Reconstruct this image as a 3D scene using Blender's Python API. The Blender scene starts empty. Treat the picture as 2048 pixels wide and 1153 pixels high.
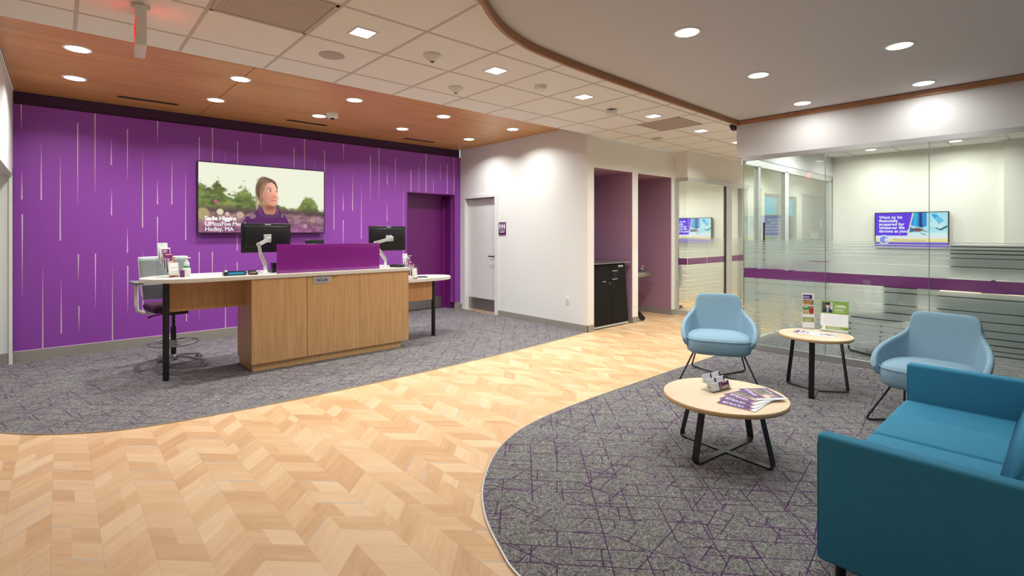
import bpy, bmesh, math, random
import numpy as np
from mathutils import Vector, Matrix
random.seed(4)
PI = math.pi
SC = bpy.context.scene
COL = SC.collection

# ------------------------------------------------------------------ camera, world, exposure
cam_d = bpy.data.cameras.new('camera'); cam = bpy.data.objects.new('camera', cam_d); COL.objects.link(cam)
cam.location = (0, 0, 1.48); cam.rotation_euler = (PI/2, 0, math.radians(48.1-90))
cam_d.sensor_width = 36; cam_d.lens = 1009/2048*36; cam_d.shift_y = -110.5/2048
cam_d.clip_start = .05; SC.camera = cam
W = bpy.data.worlds.new('world'); SC.world = W; W.use_nodes = True
W.node_tree.nodes['Background'].inputs[0].default_value = (.86, .93, 1, 1)
W.node_tree.nodes['Background'].inputs[1].default_value = .8
SC.view_settings.view_transform = 'Standard'; SC.view_settings.look = 'None'
SC.view_settings.gamma = 1; SC.view_settings.use_curve_mapping = False
EXPO = 0.0
SC.view_settings.exposure = EXPO
P_WOOD, P_TILE, P_CLOUD, P_OFFICE = 16, 14, 9.5, 15      # watts of the recessed lamps

# ------------------------------------------------------------------ colour / material helpers
def lin(c):
    if isinstance(c, (int, float)): c = (c, c, c)
    return tuple((v/255/12.92 if v/255 <= .04045 else ((v/255+.055)/1.055)**2.4) for v in c[:3])
def rgba(c): return lin(c)+(1,)
MATS = {}
def mat(name, c=(200,200,200), rough=.5, metal=0, spec=.5, emit=None, es=1, coat=0, bump=0, bscale=200, sheen=0, vary=0, vscale=3):
    if name in MATS: return MATS[name]
    m = bpy.data.materials.new(name); m.use_nodes = True; nt = m.node_tree
    b = nt.nodes['Principled BSDF']
    b.inputs['Base Color'].default_value = rgba(c); b.inputs['Roughness'].default_value = rough
    b.inputs['Metallic'].default_value = metal; b.inputs['Specular IOR Level'].default_value = spec
    b.inputs['Coat Weight'].default_value = coat; b.inputs['Sheen Weight'].default_value = sheen
    if emit: b.inputs['Emission Color'].default_value = rgba(emit); b.inputs['Emission Strength'].default_value = es
    if bump or vary:
        tc = nt.nodes.new('ShaderNodeTexCoord')
        if bump:
            n = nt.nodes.new('ShaderNodeTexNoise'); n.inputs['Scale'].default_value = bscale; n.inputs['Detail'].default_value = 3
            nt.links.new(tc.outputs['Object'], n.inputs['Vector'])
            bp = nt.nodes.new('ShaderNodeBump'); bp.inputs['Strength'].default_value = bump; bp.inputs['Distance'].default_value = .002
            nt.links.new(n.outputs['Fac'], bp.inputs['Height']); nt.links.new(bp.outputs['Normal'], b.inputs['Normal'])
        if vary:
            n = nt.nodes.new('ShaderNodeTexNoise'); n.inputs['Scale'].default_value = vscale; n.inputs['Detail'].default_value = 4
            nt.links.new(tc.outputs['Object'], n.inputs['Vector'])
            mx = nt.nodes.new('ShaderNodeMix'); mx.data_type = 'RGBA'
            mx.inputs['A'].default_value = tuple(v*(1-vary) for v in lin(c))+(1,)
            mx.inputs['B'].default_value = tuple(min(1, v*(1+vary)) for v in lin(c))+(1,)
            nt.links.new(n.outputs['Fac'], mx.inputs['Factor']); nt.links.new(mx.outputs['Result'], b.inputs['Base Color'])
    MATS[name] = m
    return m

class NT:
    def __init__(s, m): s.nt = m.node_tree; s.n = s.nt.nodes
    def set(s, sock, v):
        if hasattr(v, 'is_output'): s.nt.links.new(v, sock)
        else: sock.default_value = v
    def m(s, op, a, b=0, c=0):
        n = s.n.new('ShaderNodeMath'); n.operation = op
        s.set(n.inputs[0], a); s.set(n.inputs[1], b)
        if op in ('COMPARE', 'MULTIPLY_ADD'): s.set(n.inputs[2], c)
        return n.outputs[0]
    def xyz(s, x, y, z=0):
        n = s.n.new('ShaderNodeCombineXYZ')
        for i, v in enumerate((x, y, z)): s.set(n.inputs[i], v)
        return n.outputs[0]
    def obj(s, which='Object'):
        t = s.n.new('ShaderNodeTexCoord'); q = s.n.new('ShaderNodeSeparateXYZ')
        s.nt.links.new(t.outputs[which], q.inputs[0]); return t.outputs[which], q.outputs
    def noise(s, vec, scale, detail=3, rough=.5):
        n = s.n.new('ShaderNodeTexNoise'); s.set(n.inputs['Vector'], vec); n.inputs['Scale'].default_value = scale
        n.inputs['Detail'].default_value = detail; n.inputs['Roughness'].default_value = rough; return n.outputs['Fac']
    def white(s, vec):
        n = s.n.new('ShaderNodeTexWhiteNoise'); n.noise_dimensions = '3D'; s.set(n.inputs['Vector'], vec); return n.outputs['Value']
    def ramp(s, fac, stops):
        n = s.n.new('ShaderNodeValToRGB'); s.set(n.inputs[0], fac); e = n.color_ramp.elements
        while len(e) < len(stops): e.new(.5)
        for k, (p, c) in enumerate(stops): e[k].position = p; e[k].color = rgba(c)
        return n.outputs[0]
    def mix(s, f, a, b, mode='MIX'):
        n = s.n.new('ShaderNodeMix'); n.data_type = 'RGBA'; n.blend_type = mode
        s.set(n.inputs['Factor'], f)
        s.set(n.inputs['A'], rgba(a) if isinstance(a, tuple) else a); s.set(n.inputs['B'], rgba(b) if isinstance(b, tuple) else b)
        return n.outputs['Result']
    def bump(s, h, strength=.3, dist=.002):
        n = s.n.new('ShaderNodeBump'); s.set(n.inputs['Height'], h); n.inputs['Strength'].default_value = strength
        n.inputs['Distance'].default_value = dist; return n.outputs[0]

def wood(name, c1, c2, axis=0, scale=1.0, rough=.45, c3=None, streak=14):
    """veneer with the grain running along one local axis"""
    if name in MATS: return MATS[name]
    m = mat(name, c1, rough); t = NT(m); v, q = t.obj()
    k = [streak*scale]*3; k[axis] = 1.1*scale
    vec = t.xyz(*[t.m('MULTIPLY', q[i], k[i]) for i in range(3)])
    a = t.noise(vec, 1.0, 5, .6)
    k2 = [streak*9*scale]*3; k2[axis] = 3*scale
    vec2 = t.xyz(*[t.m('MULTIPLY', q[i], k2[i]) for i in range(3)])
    b = t.noise(vec2, 1.0, 3, .6)
    f = t.m('ADD', t.m('MULTIPLY', a, .65), t.m('MULTIPLY', b, .35))
    col = t.ramp(f, [(.33, c2), (.5, c1), (.68, c3 or c1)])
    t.set(m.node_tree.nodes['Principled BSDF'].inputs['Base Color'], col)
    return m

WHITE = mat('wall_paint_white', (228,231,226), .75, spec=.3, bump=.04, bscale=300)
CREAM = mat('wall_paint_cream', (234,229,220), .75, spec=.3)
TRIMW = mat('trim_white_gloss', (228,229,226), .35)
DOORW = mat('door_paint_white', (222,223,220), .4)
GREYB = mat('rubber_baseboard_grey', (150,145,136), .6)
TILE = mat('ceiling_tile_white', (236,236,233), .9, spec=.2, bump=.25, bscale=420)
TBAR = mat('ceiling_grid_grey', (196,188,180), .6)
DRY = mat('ceiling_drywall', (214,211,212), .8, spec=.2)
PURPLE = mat('wallcovering_purple', (144,70,168), .5, spec=.35, bump=.25, bscale=60, vary=.05, vscale=25)
PLUM = mat('paint_dark_plum', (58,20,58), .7)
PURPLE_DOOR = mat('paint_magenta_purple', (112,28,108), .4)
MAUVE = mat('paint_mauve', (170,132,156), .6)
LINEW = mat('wallcovering_white_line', (216,190,206), .5)
ALU = mat('brushed_aluminium', (178,178,176), .35, metal=.75)
ALUL = mat('satin_aluminium_light', (205,206,204), .4, metal=.45)
STEEL = mat('stainless_steel', (170,166,160), .3, metal=.9)
BLACK = mat('black_powder_coat', (14,14,15), .45)
BLACKP = mat('black_plastic', (18,18,20), .35)
BLACKM = mat('black_laminate', (8,8,9), .6, spec=.25)
WPLAST = mat('white_plastic', (226,226,222), .4)
GPLAST = mat('grey_plastic', (150,152,150), .45)
ARMW = mat('monitor_arm_silver', (196,196,190), .35, metal=.3)
STONE = mat('worktop_quartz_white', (226,220,208), .25, vary=.03, vscale=60)
PAPER = mat('paper_white', (240,240,240), .7)
PAPERS = mat('glossy_cover', (90,40,120), .35)
FWOOD_C = wood('ceiling_wood_panel', (204,148,84), (184,126,64), 0, .8, .38, (214,160,98))
FWOOD_T = wood('ceiling_wood_trim', (170,120,80), (150,102,64), 0, 1, .45, (178,130,90))
DESKW = wood('desk_oak_veneer_upright', (202,158,108), (186,140,90), 2, 1.5, .42, (212,170,122), 22)
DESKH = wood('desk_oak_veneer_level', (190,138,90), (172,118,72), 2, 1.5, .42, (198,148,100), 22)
TABLEW = wood('tabletop_pale_maple', (232,207,174), (226,199,164), 0, 1, .35, (236,213,182), 10)
TABLEE = mat('tabletop_edge_maple', (214,176,128), .45)
def emis(name, c, s):
    m = bpy.data.materials.new(name); m.use_nodes = True; nt = m.node_tree; nt.nodes.clear()
    o = nt.nodes.new('ShaderNodeOutputMaterial'); e = nt.nodes.new('ShaderNodeEmission')
    e.inputs[0].default_value = rgba(c); e.inputs[1].default_value = s; nt.links.new(e.outputs[0], o.inputs[0]); MATS[name] = m
    return m
GLOW = emis('lamp_diffuser_lit', (255,252,246), 6)
REDGLOW = emis('exit_sign_red_lit', (255,40,24), 1.2)

def fabric(name, c, c2, sc=900):
    m = mat(name, c, .85, spec=.25); t = NT(m); v, q = t.obj()
    a = t.noise(v, sc, 2); b = t.noise(v, 25, 3)
    f = t.m('ADD', t.m('MULTIPLY', a, .8), t.m('MULTIPLY', b, .2))
    t.set(m.node_tree.nodes['Principled BSDF'].inputs['Base Color'], t.mix(f, c2, c))
    t.set(m.node_tree.nodes['Principled BSDF'].inputs['Normal'], t.bump(a, .25, .001)); return m
SOFAF = fabric('sofa_fabric_teal', (70,150,182), (38,112,144))
CHAIRF = fabric('chair_fabric_pale_blue', (150,182,198), (120,152,172))
STOOLF = fabric('stool_fabric_plum', (84,44,74), (62,30,56))
MESHG = mat('stool_mesh_grey', (158,166,166), .7, bump=.4, bscale=500)

# glass: clear with a mirror reflection that grows at a slant
def glass_mat(name, tint):
    m = bpy.data.materials.new(name); m.use_nodes = True; nt = m.node_tree; nt.nodes.clear(); t = NT(m)
    o = nt.nodes.new('ShaderNodeOutputMaterial'); tr = nt.nodes.new('ShaderNodeBsdfTransparent'); gl = nt.nodes.new('ShaderNodeBsdfGlossy')
    tr.inputs[0].default_value = rgba(tint); gl.inputs['Roughness'].default_value = 0; gl.inputs[0].default_value = (1,1,1,1)
    lw = nt.nodes.new('ShaderNodeLayerWeight'); lw.inputs[0].default_value = .5
    f = t.m('ADD', t.m('MULTIPLY', t.m('POWER', lw.outputs['Facing'], 5), .95), .045)
    mx = nt.nodes.new('ShaderNodeMixShader'); t.set(mx.inputs[0], f)
    nt.links.new(tr.outputs[0], mx.inputs[1]); nt.links.new(gl.outputs[0], mx.inputs[2]); nt.links.new(mx.outputs[0], o.inputs[0])
    MATS[name] = m; return m
GLASS = glass_mat('partition_glass', (247,252,249))
GEDGE = mat('glass_edge_green', (110,140,126), .2)
ACRY = glass_mat('clear_acrylic', (250,252,252))
def film_mat(name, c, rough_tr, tl_amt):
    m = bpy.data.materials.new(name); m.use_nodes = True; nt = m.node_tree; nt.nodes.clear()
    o = nt.nodes.new('ShaderNodeOutputMaterial'); tr = nt.nodes.new('ShaderNodeBsdfRefraction')
    tr.inputs['Color'].default_value = rgba((250,250,250)); tr.inputs['Roughness'].default_value = .33; tr.inputs['IOR'].default_value = 1.25
    tl = nt.nodes.new('ShaderNodeBsdfTranslucent'); df = nt.nodes.new('ShaderNodeBsdfDiffuse')
    tl.inputs[0].default_value = rgba(c); df.inputs[0].default_value = rgba(c)
    a = nt.nodes.new('ShaderNodeMixShader'); a.inputs[0].default_value = tl_amt
    nt.links.new(df.outputs[0], a.inputs[1]); nt.links.new(tl.outputs[0], a.inputs[2])
    b = nt.nodes.new('ShaderNodeMixShader'); b.inputs[0].default_value = rough_tr
    nt.links.new(a.outputs[0], b.inputs[1]); nt.links.new(tr.outputs[0], b.inputs[2]); nt.links.new(b.outputs[0], o.inputs[0])
    MATS[name] = m; return m
FILM = film_mat('frosted_film', (238,244,241), .74, .6)
FILMP = film_mat('purple_film_band', (128,44,124), .03, .3)

# floor: chevron laminate
def floor_mat():
    m = mat('chevron_wood_plank', (222,184,138), .45, spec=.3); t = NT(m); v, q = t.obj()
    w, h = .18, .165
    X = t.m('ADD', q[0], 20-.33+.18*0-20+.18*112); Y = t.m('ADD', q[1], 20)
    X = t.m('ADD', X, 0)
    pp = t.m('PINGPONG', X, w); vv = t.m('DIVIDE', t.m('ADD', Y, pp), h)
    c = t.m('FLOOR', t.m('DIVIDE', X, w)); fr = t.m('FRACT', t.m('DIVIDE', X, w))
    row = t.m('FLOOR', vv)
    cut = t.m('ADD', .25, t.m('MULTIPLY', t.white(t.xyz(c, t.m('FLOOR', t.m('DIVIDE', row, 9)), 3)), .5))
    sub = t.m('GREATER_THAN', fr, cut)
    merge = t.m('GREATER_THAN', t.white(t.xyz(c, row, 7)), .55)      # some planks run the full width
    sub = t.m('MULTIPLY', sub, merge)
    idv = t.xyz(t.m('ADD', t.m('MULTIPLY', c, 2), sub), row, 1)
    r = t.white(idv); r2 = t.white(t.xyz(t.m('ADD', t.m('MULTIPLY', c, 2), sub), row, 5))
    gv = t.xyz(t.m('MULTIPLY', X, 5), t.m('MULTIPLY', vv, 2.6), t.m('MULTIPLY', r, 60))
    g = t.noise(gv, 1, 4, .6); gv2 = t.xyz(t.m('MULTIPLY', X, 12), t.m('MULTIPLY', vv, 14), t.m('MULTIPLY', r, 60)); g2 = t.noise(gv2, 1, 3)
    f = t.m('ADD', t.m('ADD', t.m('MULTIPLY', r, .42), t.m('MULTIPLY', g, .55)), t.m('MULTIPLY', g2, .13))
    col = t.ramp(f, [(.2, (200,154,108)), (.42, (214,172,126)), (.6, (224,186,142)), (.85, (233,202,163))])
    fv = t.m('FRACT', vv)
    line = t.m('MULTIPLY', t.m('LESS_THAN', fv, .055), t.m('GREATER_THAN', r2, .86))
    col = t.mix(line, col, (186,184,182))
    seam = t.m('MAXIMUM', t.m('LESS_THAN', fv, .012), t.m('LESS_THAN', fr, .009))
    col = t.mix(t.m('MULTIPLY', seam, .35), col, (150,110,72))
    t.set(m.node_tree.nodes['Principled BSDF'].inputs['Base Color'], col); return m
def carpet_mat():
    m = mat('carpet_grey_purple_lines', (140,138,136), .95, spec=.1); t = NT(m); v, q = t.obj()
    fine = t.noise(v, 210, 2, .7); mid = t.noise(v, 70, 3, .6); big = t.noise(v, 5.5, 2)
    f = t.m('ADD', t.m('MULTIPLY', fine, .65), t.m('MULTIPLY', mid, .35))
    base = t.ramp(f, [(.36, (60,59,60)), (.5, (117,116,114)), (.64, (180,178,174))])
    tint = t.m('MULTIPLY', t.m('GREATER_THAN', big, .56), .2)
    base = t.mix(tint, base, (112,92,118))
    tot = None
    for k, (rot, bw, rh, ms, off, thr, sx) in enumerate([(-47, .46, .125, .0032, .37, .43, 0), (47, .30, .17, .0032, .5, .48, 1.3), (8, .33, .19, .0030, .33, .51, 2.1), (-78, .3, .18, .0030, .6, .52, 3.7)]):
        mp = t.n.new('ShaderNodeMapping'); mp.inputs['Rotation'].default_value = (0, 0, math.radians(-rot)); mp.inputs['Location'].default_value = (sx, sx*.7, 0)
        t.set(mp.inputs['Vector'], v)
        b = t.n.new('ShaderNodeTexBrick'); t.set(b.inputs['Vector'], mp.outputs[0]); b.offset = off; b.squash = .7; b.squash_frequency = 3
        b.inputs['Scale'].default_value = 1; b.inputs['Mortar Size'].default_value = ms; b.inputs['Mortar Smooth'].default_value = .1
        b.inputs['Brick Width'].default_value = bw; b.inputs['Row Height'].default_value = rh
        mk = t.m('GREATER_THAN', t.noise(mp.outputs[0], 3.1, 1), thr)
        l = t.m('MULTIPLY', b.outputs['Fac'], mk); tot = l if tot is None else t.m('MAXIMUM', tot, l)
    tot = t.m('MULTIPLY', tot, t.m('MULTIPLY', t.noise(v, 120, 2, .7), 1.9))
    col = t.mix(tot, base, (76,38,84))
    t.set(m.node_tree.nodes['Principled BSDF'].inputs['Base Color'], col)
    t.set(m.node_tree.nodes['Principled BSDF'].inputs['Normal'], t.bump(f, .5, .004)); return m
FLOORM = floor_mat(); CARPET = carpet_mat()

# ------------------------------------------------------------------ mesh helpers
def wpos(o):
    v = Vector((0,0,0))
    while o is not None: v += o.location; o = o.parent
    return v
class MB:
    def __init__(s): s.v = []; s.f = []; s.s = []
    def add(s, vs, fs, sm=False):
        n = len(s.v); s.v += [tuple(p) for p in vs]; s.f += [[i+n for i in f] for f in fs]; s.s += [sm]*len(fs); return s
    def box(s, x0, x1, y0, y1, z0, z1):
        return s.add([(x0,y0,z0),(x1,y0,z0),(x1,y1,z0),(x0,y1,z0),(x0,y0,z1),(x1,y0,z1),(x1,y1,z1),(x0,y1,z1)],
            [(0,3,2,1),(4,5,6,7),(0,1,5,4),(1,2,6,5),(2,3,7,6),(3,0,4,7)])
    def bmadd(s, bm, M=None, sm=True):
        if M is not None: bmesh.ops.transform(bm, matrix=M, verts=bm.verts)
        bm.verts.index_update()
        s.add([v.co[:] for v in bm.verts], [[v.index for v in f.verts] for f in bm.faces], sm); bm.free(); return s
    def rbox(s, x0, x1, y0, y1, z0, z1, r=.01, seg=3, M=None):
        bm = bmesh.new(); bmesh.ops.create_cube(bm, size=1)
        for v in bm.verts: v.co = ((x0+x1)/2+v.co.x*(x1-x0), (y0+y1)/2+v.co.y*(y1-y0), (z0+z1)/2+v.co.z*(z1-z0))
        r = min(r, .49*min(x1-x0, y1-y0, z1-z0))
        bmesh.ops.bevel(bm, geom=bm.edges[:], offset=r, segments=seg, affect='EDGES', profile=.5)
        return s.bmadd(bm, M)
    def cyl(s, a, b, r0, r1=None, n=20, caps=True):
        r1 = r0 if r1 is None else r1; a = Vector(a); b = Vector(b); d = (b-a).normalized()
        u = d.orthogonal().normalized(); w = d.cross(u); V = []
        for c, r in ((a, r0), (b, r1)):
            for i in range(n):
                t = 2*PI*i/n; V.append(c+u*(r*math.cos(t))+w*(r*math.sin(t)))
        k = len(s.v); s.add(V, [(i, (i+1) % n, n+(i+1) % n, n+i) for i in range(n)], True)
        if caps: s.add(V, [list(range(n))[::-1], list(range(n, 2*n))])
        return s
    def tube(s, pts, r, n=10, closed=False):
        P = [Vector(p) for p in pts]; m = len(P); V = []; u = None
        for i in range(m):
            d = ((P[(i+1) % m]-P[i-1]) if closed else (P[min(i+1, m-1)]-P[max(i-1, 0)])).normalized()
            if u is None: u = d.orthogonal().normalized()
            else: u = (u-d*u.dot(d)).normalized()
            w = d.cross(u); rr = r[i] if isinstance(r, (list, tuple)) else r
            for k in range(n): V.append(P[i]+u*(rr*math.cos(2*PI*k/n))+w*(rr*math.sin(2*PI*k/n)))
        F = []
        for i in range(m if closed else m-1):
            j = (i+1) % m
            for k in range(n): F.append((i*n+k, i*n+(k+1) % n, j*n+(k+1) % n, j*n+k))
        s.add(V, F, True)
        if not closed: s.add(V, [list(range(n))[::-1], list(range((m-1)*n, m*n))])
        return s
    def ribbon(s, pts, w, t, wd=None):
        """flat bar of width w along wd, thickness t, swept along pts"""
        P = [Vector(p) for p in pts]; m = len(P); V = []
        for i in range(m):
            d = (P[min(i+1, m-1)]-P[max(i-1, 0)]).normalized(); u = Vector(wd[i] if isinstance(wd, list) else wd).normalized()
            u = (u-d*u.dot(d)).normalized(); q = d.cross(u)
            for a, b in ((1,1),(-1,1),(-1,-1),(1,-1)): V.append(P[i]+u*(a*w/2)+q*(b*t/2))
        F = [(i*4+k, i*4+(k+1) % 4, (i+1)*4+(k+1) % 4, (i+1)*4+k) for i in range(m-1) for k in range(4)]
        F += [(3,2,1,0), tuple(range((m-1)*4, m*4))]
        return s.add(V, F)
    def lathe(s, prof, c=(0,0,0), n=32, sm=True):
        V = []; F = []
        for r, z in prof:
            for i in range(n): t = 2*PI*i/n; V.append((c[0]+r*math.cos(t), c[1]+r*math.sin(t), c[2]+z))
        for j in range(len(prof)-1):
            for i in range(n): F.append((j*n+i, j*n+(i+1) % n, (j+1)*n+(i+1) % n, (j+1)*n+i))
        s.add(V, F, sm); return s.add(V, [list(range(n))[::-1], list(range((len(prof)-1)*n, len(prof)*n))])
    def prism(s, poly, z0, z1):
        n = len(poly); V = [(x, y, z0) for x, y in poly]+[(x, y, z1) for x, y in poly]
        return s.add(V, [list(range(n))[::-1], list(range(n, 2*n))]+[(i, (i+1) % n, n+(i+1) % n, n+i) for i in range(n)])
    def build(s, name, m, parent=None, world=False, M=None):
        """world=True: coordinates are the room's, moved into the parent's frame"""
        off = wpos(parent) if (parent is not None and world) else Vector((0,0,0))
        me = bpy.data.meshes.new(name)
        me.from_pydata([tuple(Vector(p)-off) if M is None else tuple(M @ Vector(p)) for p in s.v], [], s.f); me.update()
        bm = bmesh.new(); bm.from_mesh(me); pass
        bmesh.ops.recalc_face_normals(bm, faces=bm.faces); bm.to_mesh(me); bm.free()
        sm = s.s
        if any(sm):
            for i, p in enumerate(me.polygons): p.use_smooth = sm[i] if i < len(sm) and len(me.polygons) == len(sm) else True
        if m: me.materials.append(m)
        o = bpy.data.objects.new(name, me); COL.objects.link(o); o.parent = parent
        return o
def tag(o, label=None, cat=None, group=None, kind=None):
    if label: o['label'] = label
    if cat: o['category'] = cat
    if group: o['group'] = group
    if kind: o['kind'] = kind
    return o
def thing(name, label, cat, loc=(0,0,0), rz=0, group=None):
    o = bpy.data.objects.new(name, None); COL.objects.link(o); o.location = loc; o.rotation_euler = (0, 0, rz)
    o.empty_display_size = .1
    return tag(o, label, cat, group)
def struct(name, mb, m, parent=None):
    o = mb.build(name, m, parent)
    if parent is None: tag(o, kind='structure')
    return o
def dup(root, loc=None, rz=None, label=None, group=None):
    def cp(o, par):
        c = o.copy(); COL.objects.link(c); c.parent = par
        for ch in [x for x in bpy.data.objects if x.parent == o]: cp(ch, c)
        return c
    c = cp(root, None)
    if loc is not None: c.location = loc
    if rz is not None: c.rotation_euler = (0, 0, rz)
    if label: c['label'] = label
    if group: c['group'] = group
    return c
def text(body, size, m, parent=None, M=None, bold=0, align='LEFT', name='lettering', ext=.0004, world=False, space=1.0, line=1.0):
    cu = bpy.data.curves.new(name, 'FONT'); cu.body = body; cu.size = size; cu.align_x = align; cu.extrude = ext; cu.offset = bold
    cu.space_character = space; cu.space_line = line; cu.resolution_u = 3
    o = bpy.data.objects.new(name, cu); COL.objects.link(o); dg = bpy.context.evaluated_depsgraph_get(); dg.update()
    me = bpy.data.meshes.new_from_object(o.evaluated_get(dg)); bpy.data.objects.remove(o); bpy.data.curves.remove(cu)
    if world and parent is not None: M = Matrix.Translation(-wpos(parent)) @ M
    if M is not None: me.transform(M)
    me.materials.clear(); me.materials.append(m); me.name = name
    r = bpy.data.objects.new(name, me); COL.objects.link(r); r.parent = parent; return r
def frame(origin, xdir, ydir):
    """matrix whose local x/y follow the given directions (z = normal)"""
    x = Vector(xdir).normalized(); y = Vector(ydir); y = (y-x*y.dot(x)).normalized(); z = x.cross(y)
    return Matrix(((x.x, y.x, z.x, origin[0]), (x.y, y.y, z.y, origin[1]), (x.z, y.z, z.z, origin[2]), (0,0,0,1)))
def vcol_mat(name, es=0, rough=.4):
    if name in MATS: return MATS[name]
    m = mat(name, (255,255,255), rough); nt = m.node_tree; b = nt.nodes['Principled BSDF']
    a = nt.nodes.new('ShaderNodeAttribute'); a.attribute_name = 'Col'
    if es:
        b.inputs['Base Color'].default_value = (.01,.01,.01,1); nt.links.new(a.outputs['Color'], b.inputs['Emission Color']); b.inputs['Emission Strength'].default_value = es
    else: nt.links.new(a.outputs['Color'], b.inputs['Base Color'])
    return m
PRINT = vcol_mat('printed_paper'); SCREEN = vcol_mat('screen_picture', 1.0, .25)
def paint(name, w, h, nx, ny, fn, m, parent, M, world=False):
    """flat picture: a fine grid whose printed colours come from fn(u, v), v downwards; local x right, y up"""
    u = np.linspace(0, 1, nx+1); v = np.linspace(0, 1, ny+1); U, Vv = np.meshgrid(u, v)
    rgb = np.clip(fn(U, Vv), 0, 255).reshape(-1, 3)/255.
    rgb = np.where(rgb <= .04045, rgb/12.92, ((rgb+.055)/1.055)**2.4)
    co = np.stack([U.ravel()*w, (1-Vv.ravel())*h, np.zeros(U.size)], 1)
    i = np.arange(nx*ny); r, c = i//nx, i % nx; a = r*(nx+1)+c
    me = bpy.data.meshes.new(name); me.from_pydata(co.tolist(), [], np.stack([a, a+nx+1, a+nx+2, a+1], 1).tolist()); me.update()
    ca = me.color_attributes.new('Col', 'FLOAT_COLOR', 'POINT')
    ca.data.foreach_set('color', np.concatenate([rgb, np.ones((len(rgb), 1))], 1).astype(np.float32).ravel())
    if world and parent is not None: M = Matrix.Translation(-wpos(parent)) @ M
    me.transform(M); me.materials.append(m)
    o = bpy.data.objects.new(name, me); COL.objects.link(o); o.parent = parent; return o
_rng = np.random.RandomState(3)
_G = _rng.rand(64, 64)
def vnoise(u, v, s):
    x = u*s; y = v*s; xi = np.floor(x).astype(int); yi = np.floor(y).astype(int); fx = x-xi; fy = y-yi
    fx = fx*fx*(3-2*fx); fy = fy*fy*(3-2*fy); g = lambda a, b: _G[a % 64, b % 64]
    return (g(xi, yi)*(1-fx)+g(xi+1, yi)*fx)*(1-fy)+(g(xi, yi+1)*(1-fx)+g(xi+1, yi+1)*fx)*fy
def fbm(u, v, s): return vnoise(u, v, s)*.5+vnoise(u+.3, v+.7, s*2.1)*.3+vnoise(u+.9, v+.2, s*4.3)*.2
def put(img, mask, c):
    m = np.clip(mask, 0, 1)[..., None]; return img*(1-m)+np.array(c, float)*m
def ell(u, v, cx, cy, rx, ry, soft=.08, rot=0):
    a = math.cos(rot); b = math.sin(rot); x = (u-cx)*a+(v-cy)*b; y = -(u-cx)*b+(v-cy)*a
    return (1-np.sqrt((x/rx)**2+(y/ry)**2))/soft+.5
def rect(u, v, a, b, c, d): return ((u >= a) & (u <= b) & (v >= c) & (v <= d)).astype(float)
def poly(u, v, pts):
    ins = np.zeros(u.shape, bool); n = len(pts)
    for i in range(n):
        x0, y0 = pts[i]; x1, y1 = pts[(i+1) % n]
        if y0 == y1: continue
        ins ^= ((y0 > v) != (y1 > v)) & (u < (x1-x0)*(v-y0)/(y1-y0)+x0)
    return ins.astype(float)
def blank(u, c): return np.ones(u.shape+(3,))*np.array(c, float)

# ------------------------------------------------------------------ floor
struct('floor', MB().box(-3.6, 16.2, -4.2, 8.6, -.1, 0), FLOORM)
def spline(pts, n=8):
    out = []; P = [pts[0]]+list(pts)+[pts[-1]]
    for i in range(1, len(P)-2):
        a, b, c, d = [Vector(p).to_2d() if len(p) == 2 else Vector(p) for p in P[i-1:i+3]]
        for k in range(n):
            t = k/n; out.append(tuple(.5*((2*b)+(c-a)*t+(2*a-5*b+4*c-d)*t*t+(3*b-a-3*c+d)*t**3)))
    out.append(tuple(pts[-1])); return out
CL = spline([(-1.5,6.9),(-.75,5.85),(-.325,5.30),(-.13,5.08),(.10,4.90),(.36,4.76),(.70,4.68),(1.2,4.63),(1.8,4.60),(2.6,4.60),(4.0,4.66),(5.0,4.74),(5.83,4.83)])
struct('floor_carpet', MB().prism(CL+[(5.83,8.0),(5.70,8.4),(4.6,8.4),(-2.5,8.4)], .0, .007), CARPET)
CR = spline([(1.75,.2),(1.55,.8),(1.46,1.3),(1.47,1.60),(1.535,1.80),(1.64,2.03),(1.80,2.26),(2.02,2.47),(2.30,2.66),(2.70,2.80),(3.30,2.86),(4.2,2.87),(5.9,2.87),(7.0,2.87)])
struct('floor_carpet', MB().prism([(1.9,-4),(1.9,-.6)]+CR+[(10.1,2.87),(10.1,-4)], .0, .007), CARPET)
for pth, nm in ((CL, 'trim_1'), (CR, 'trim_2')):
    struct(nm, MB().ribbon([(x, y, .0045) for x, y in pth], .009, .009, (0,0,1)), ALU)

# ------------------------------------------------------------------ walls
HW = 3.10
YB = 8.01
struct('wall_back', MB().box(-.39, 4.66, YB, YB+.12, .132, 2.945).box(4.66, 5.68, YB, YB+.12, 2.21, 2.945).box(5.68, 5.83, YB, YB+.12, .132, 2.945), PURPLE)
struct('trim_3', MB().box(-.39, 5.83, YB+.03, YB+.12, 2.945, HW), PLUM)                       # dark band over the wallcovering
struct('wall_door_recess', MB().box(4.58, 4.66, YB+.005, 8.40, 0, 2.21).box(5.68, 5.83, YB+.12, 8.40, 0, 2.21).box(4.58, 5.83, YB+.12, 8.40, 2.21, 2.30).box(4.58, 5.83, 8.40, 8.45, 0, 2.3)
       .box(4.655, 5.685, YB-.006, YB+.02, 2.205, 2.222).box(4.645, 4.662, YB-.006, YB+.02, .13, 2.222).box(5.678, 5.70, YB-.004, YB+.02, .13, 2.21), PURPLE_DOOR)
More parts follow.
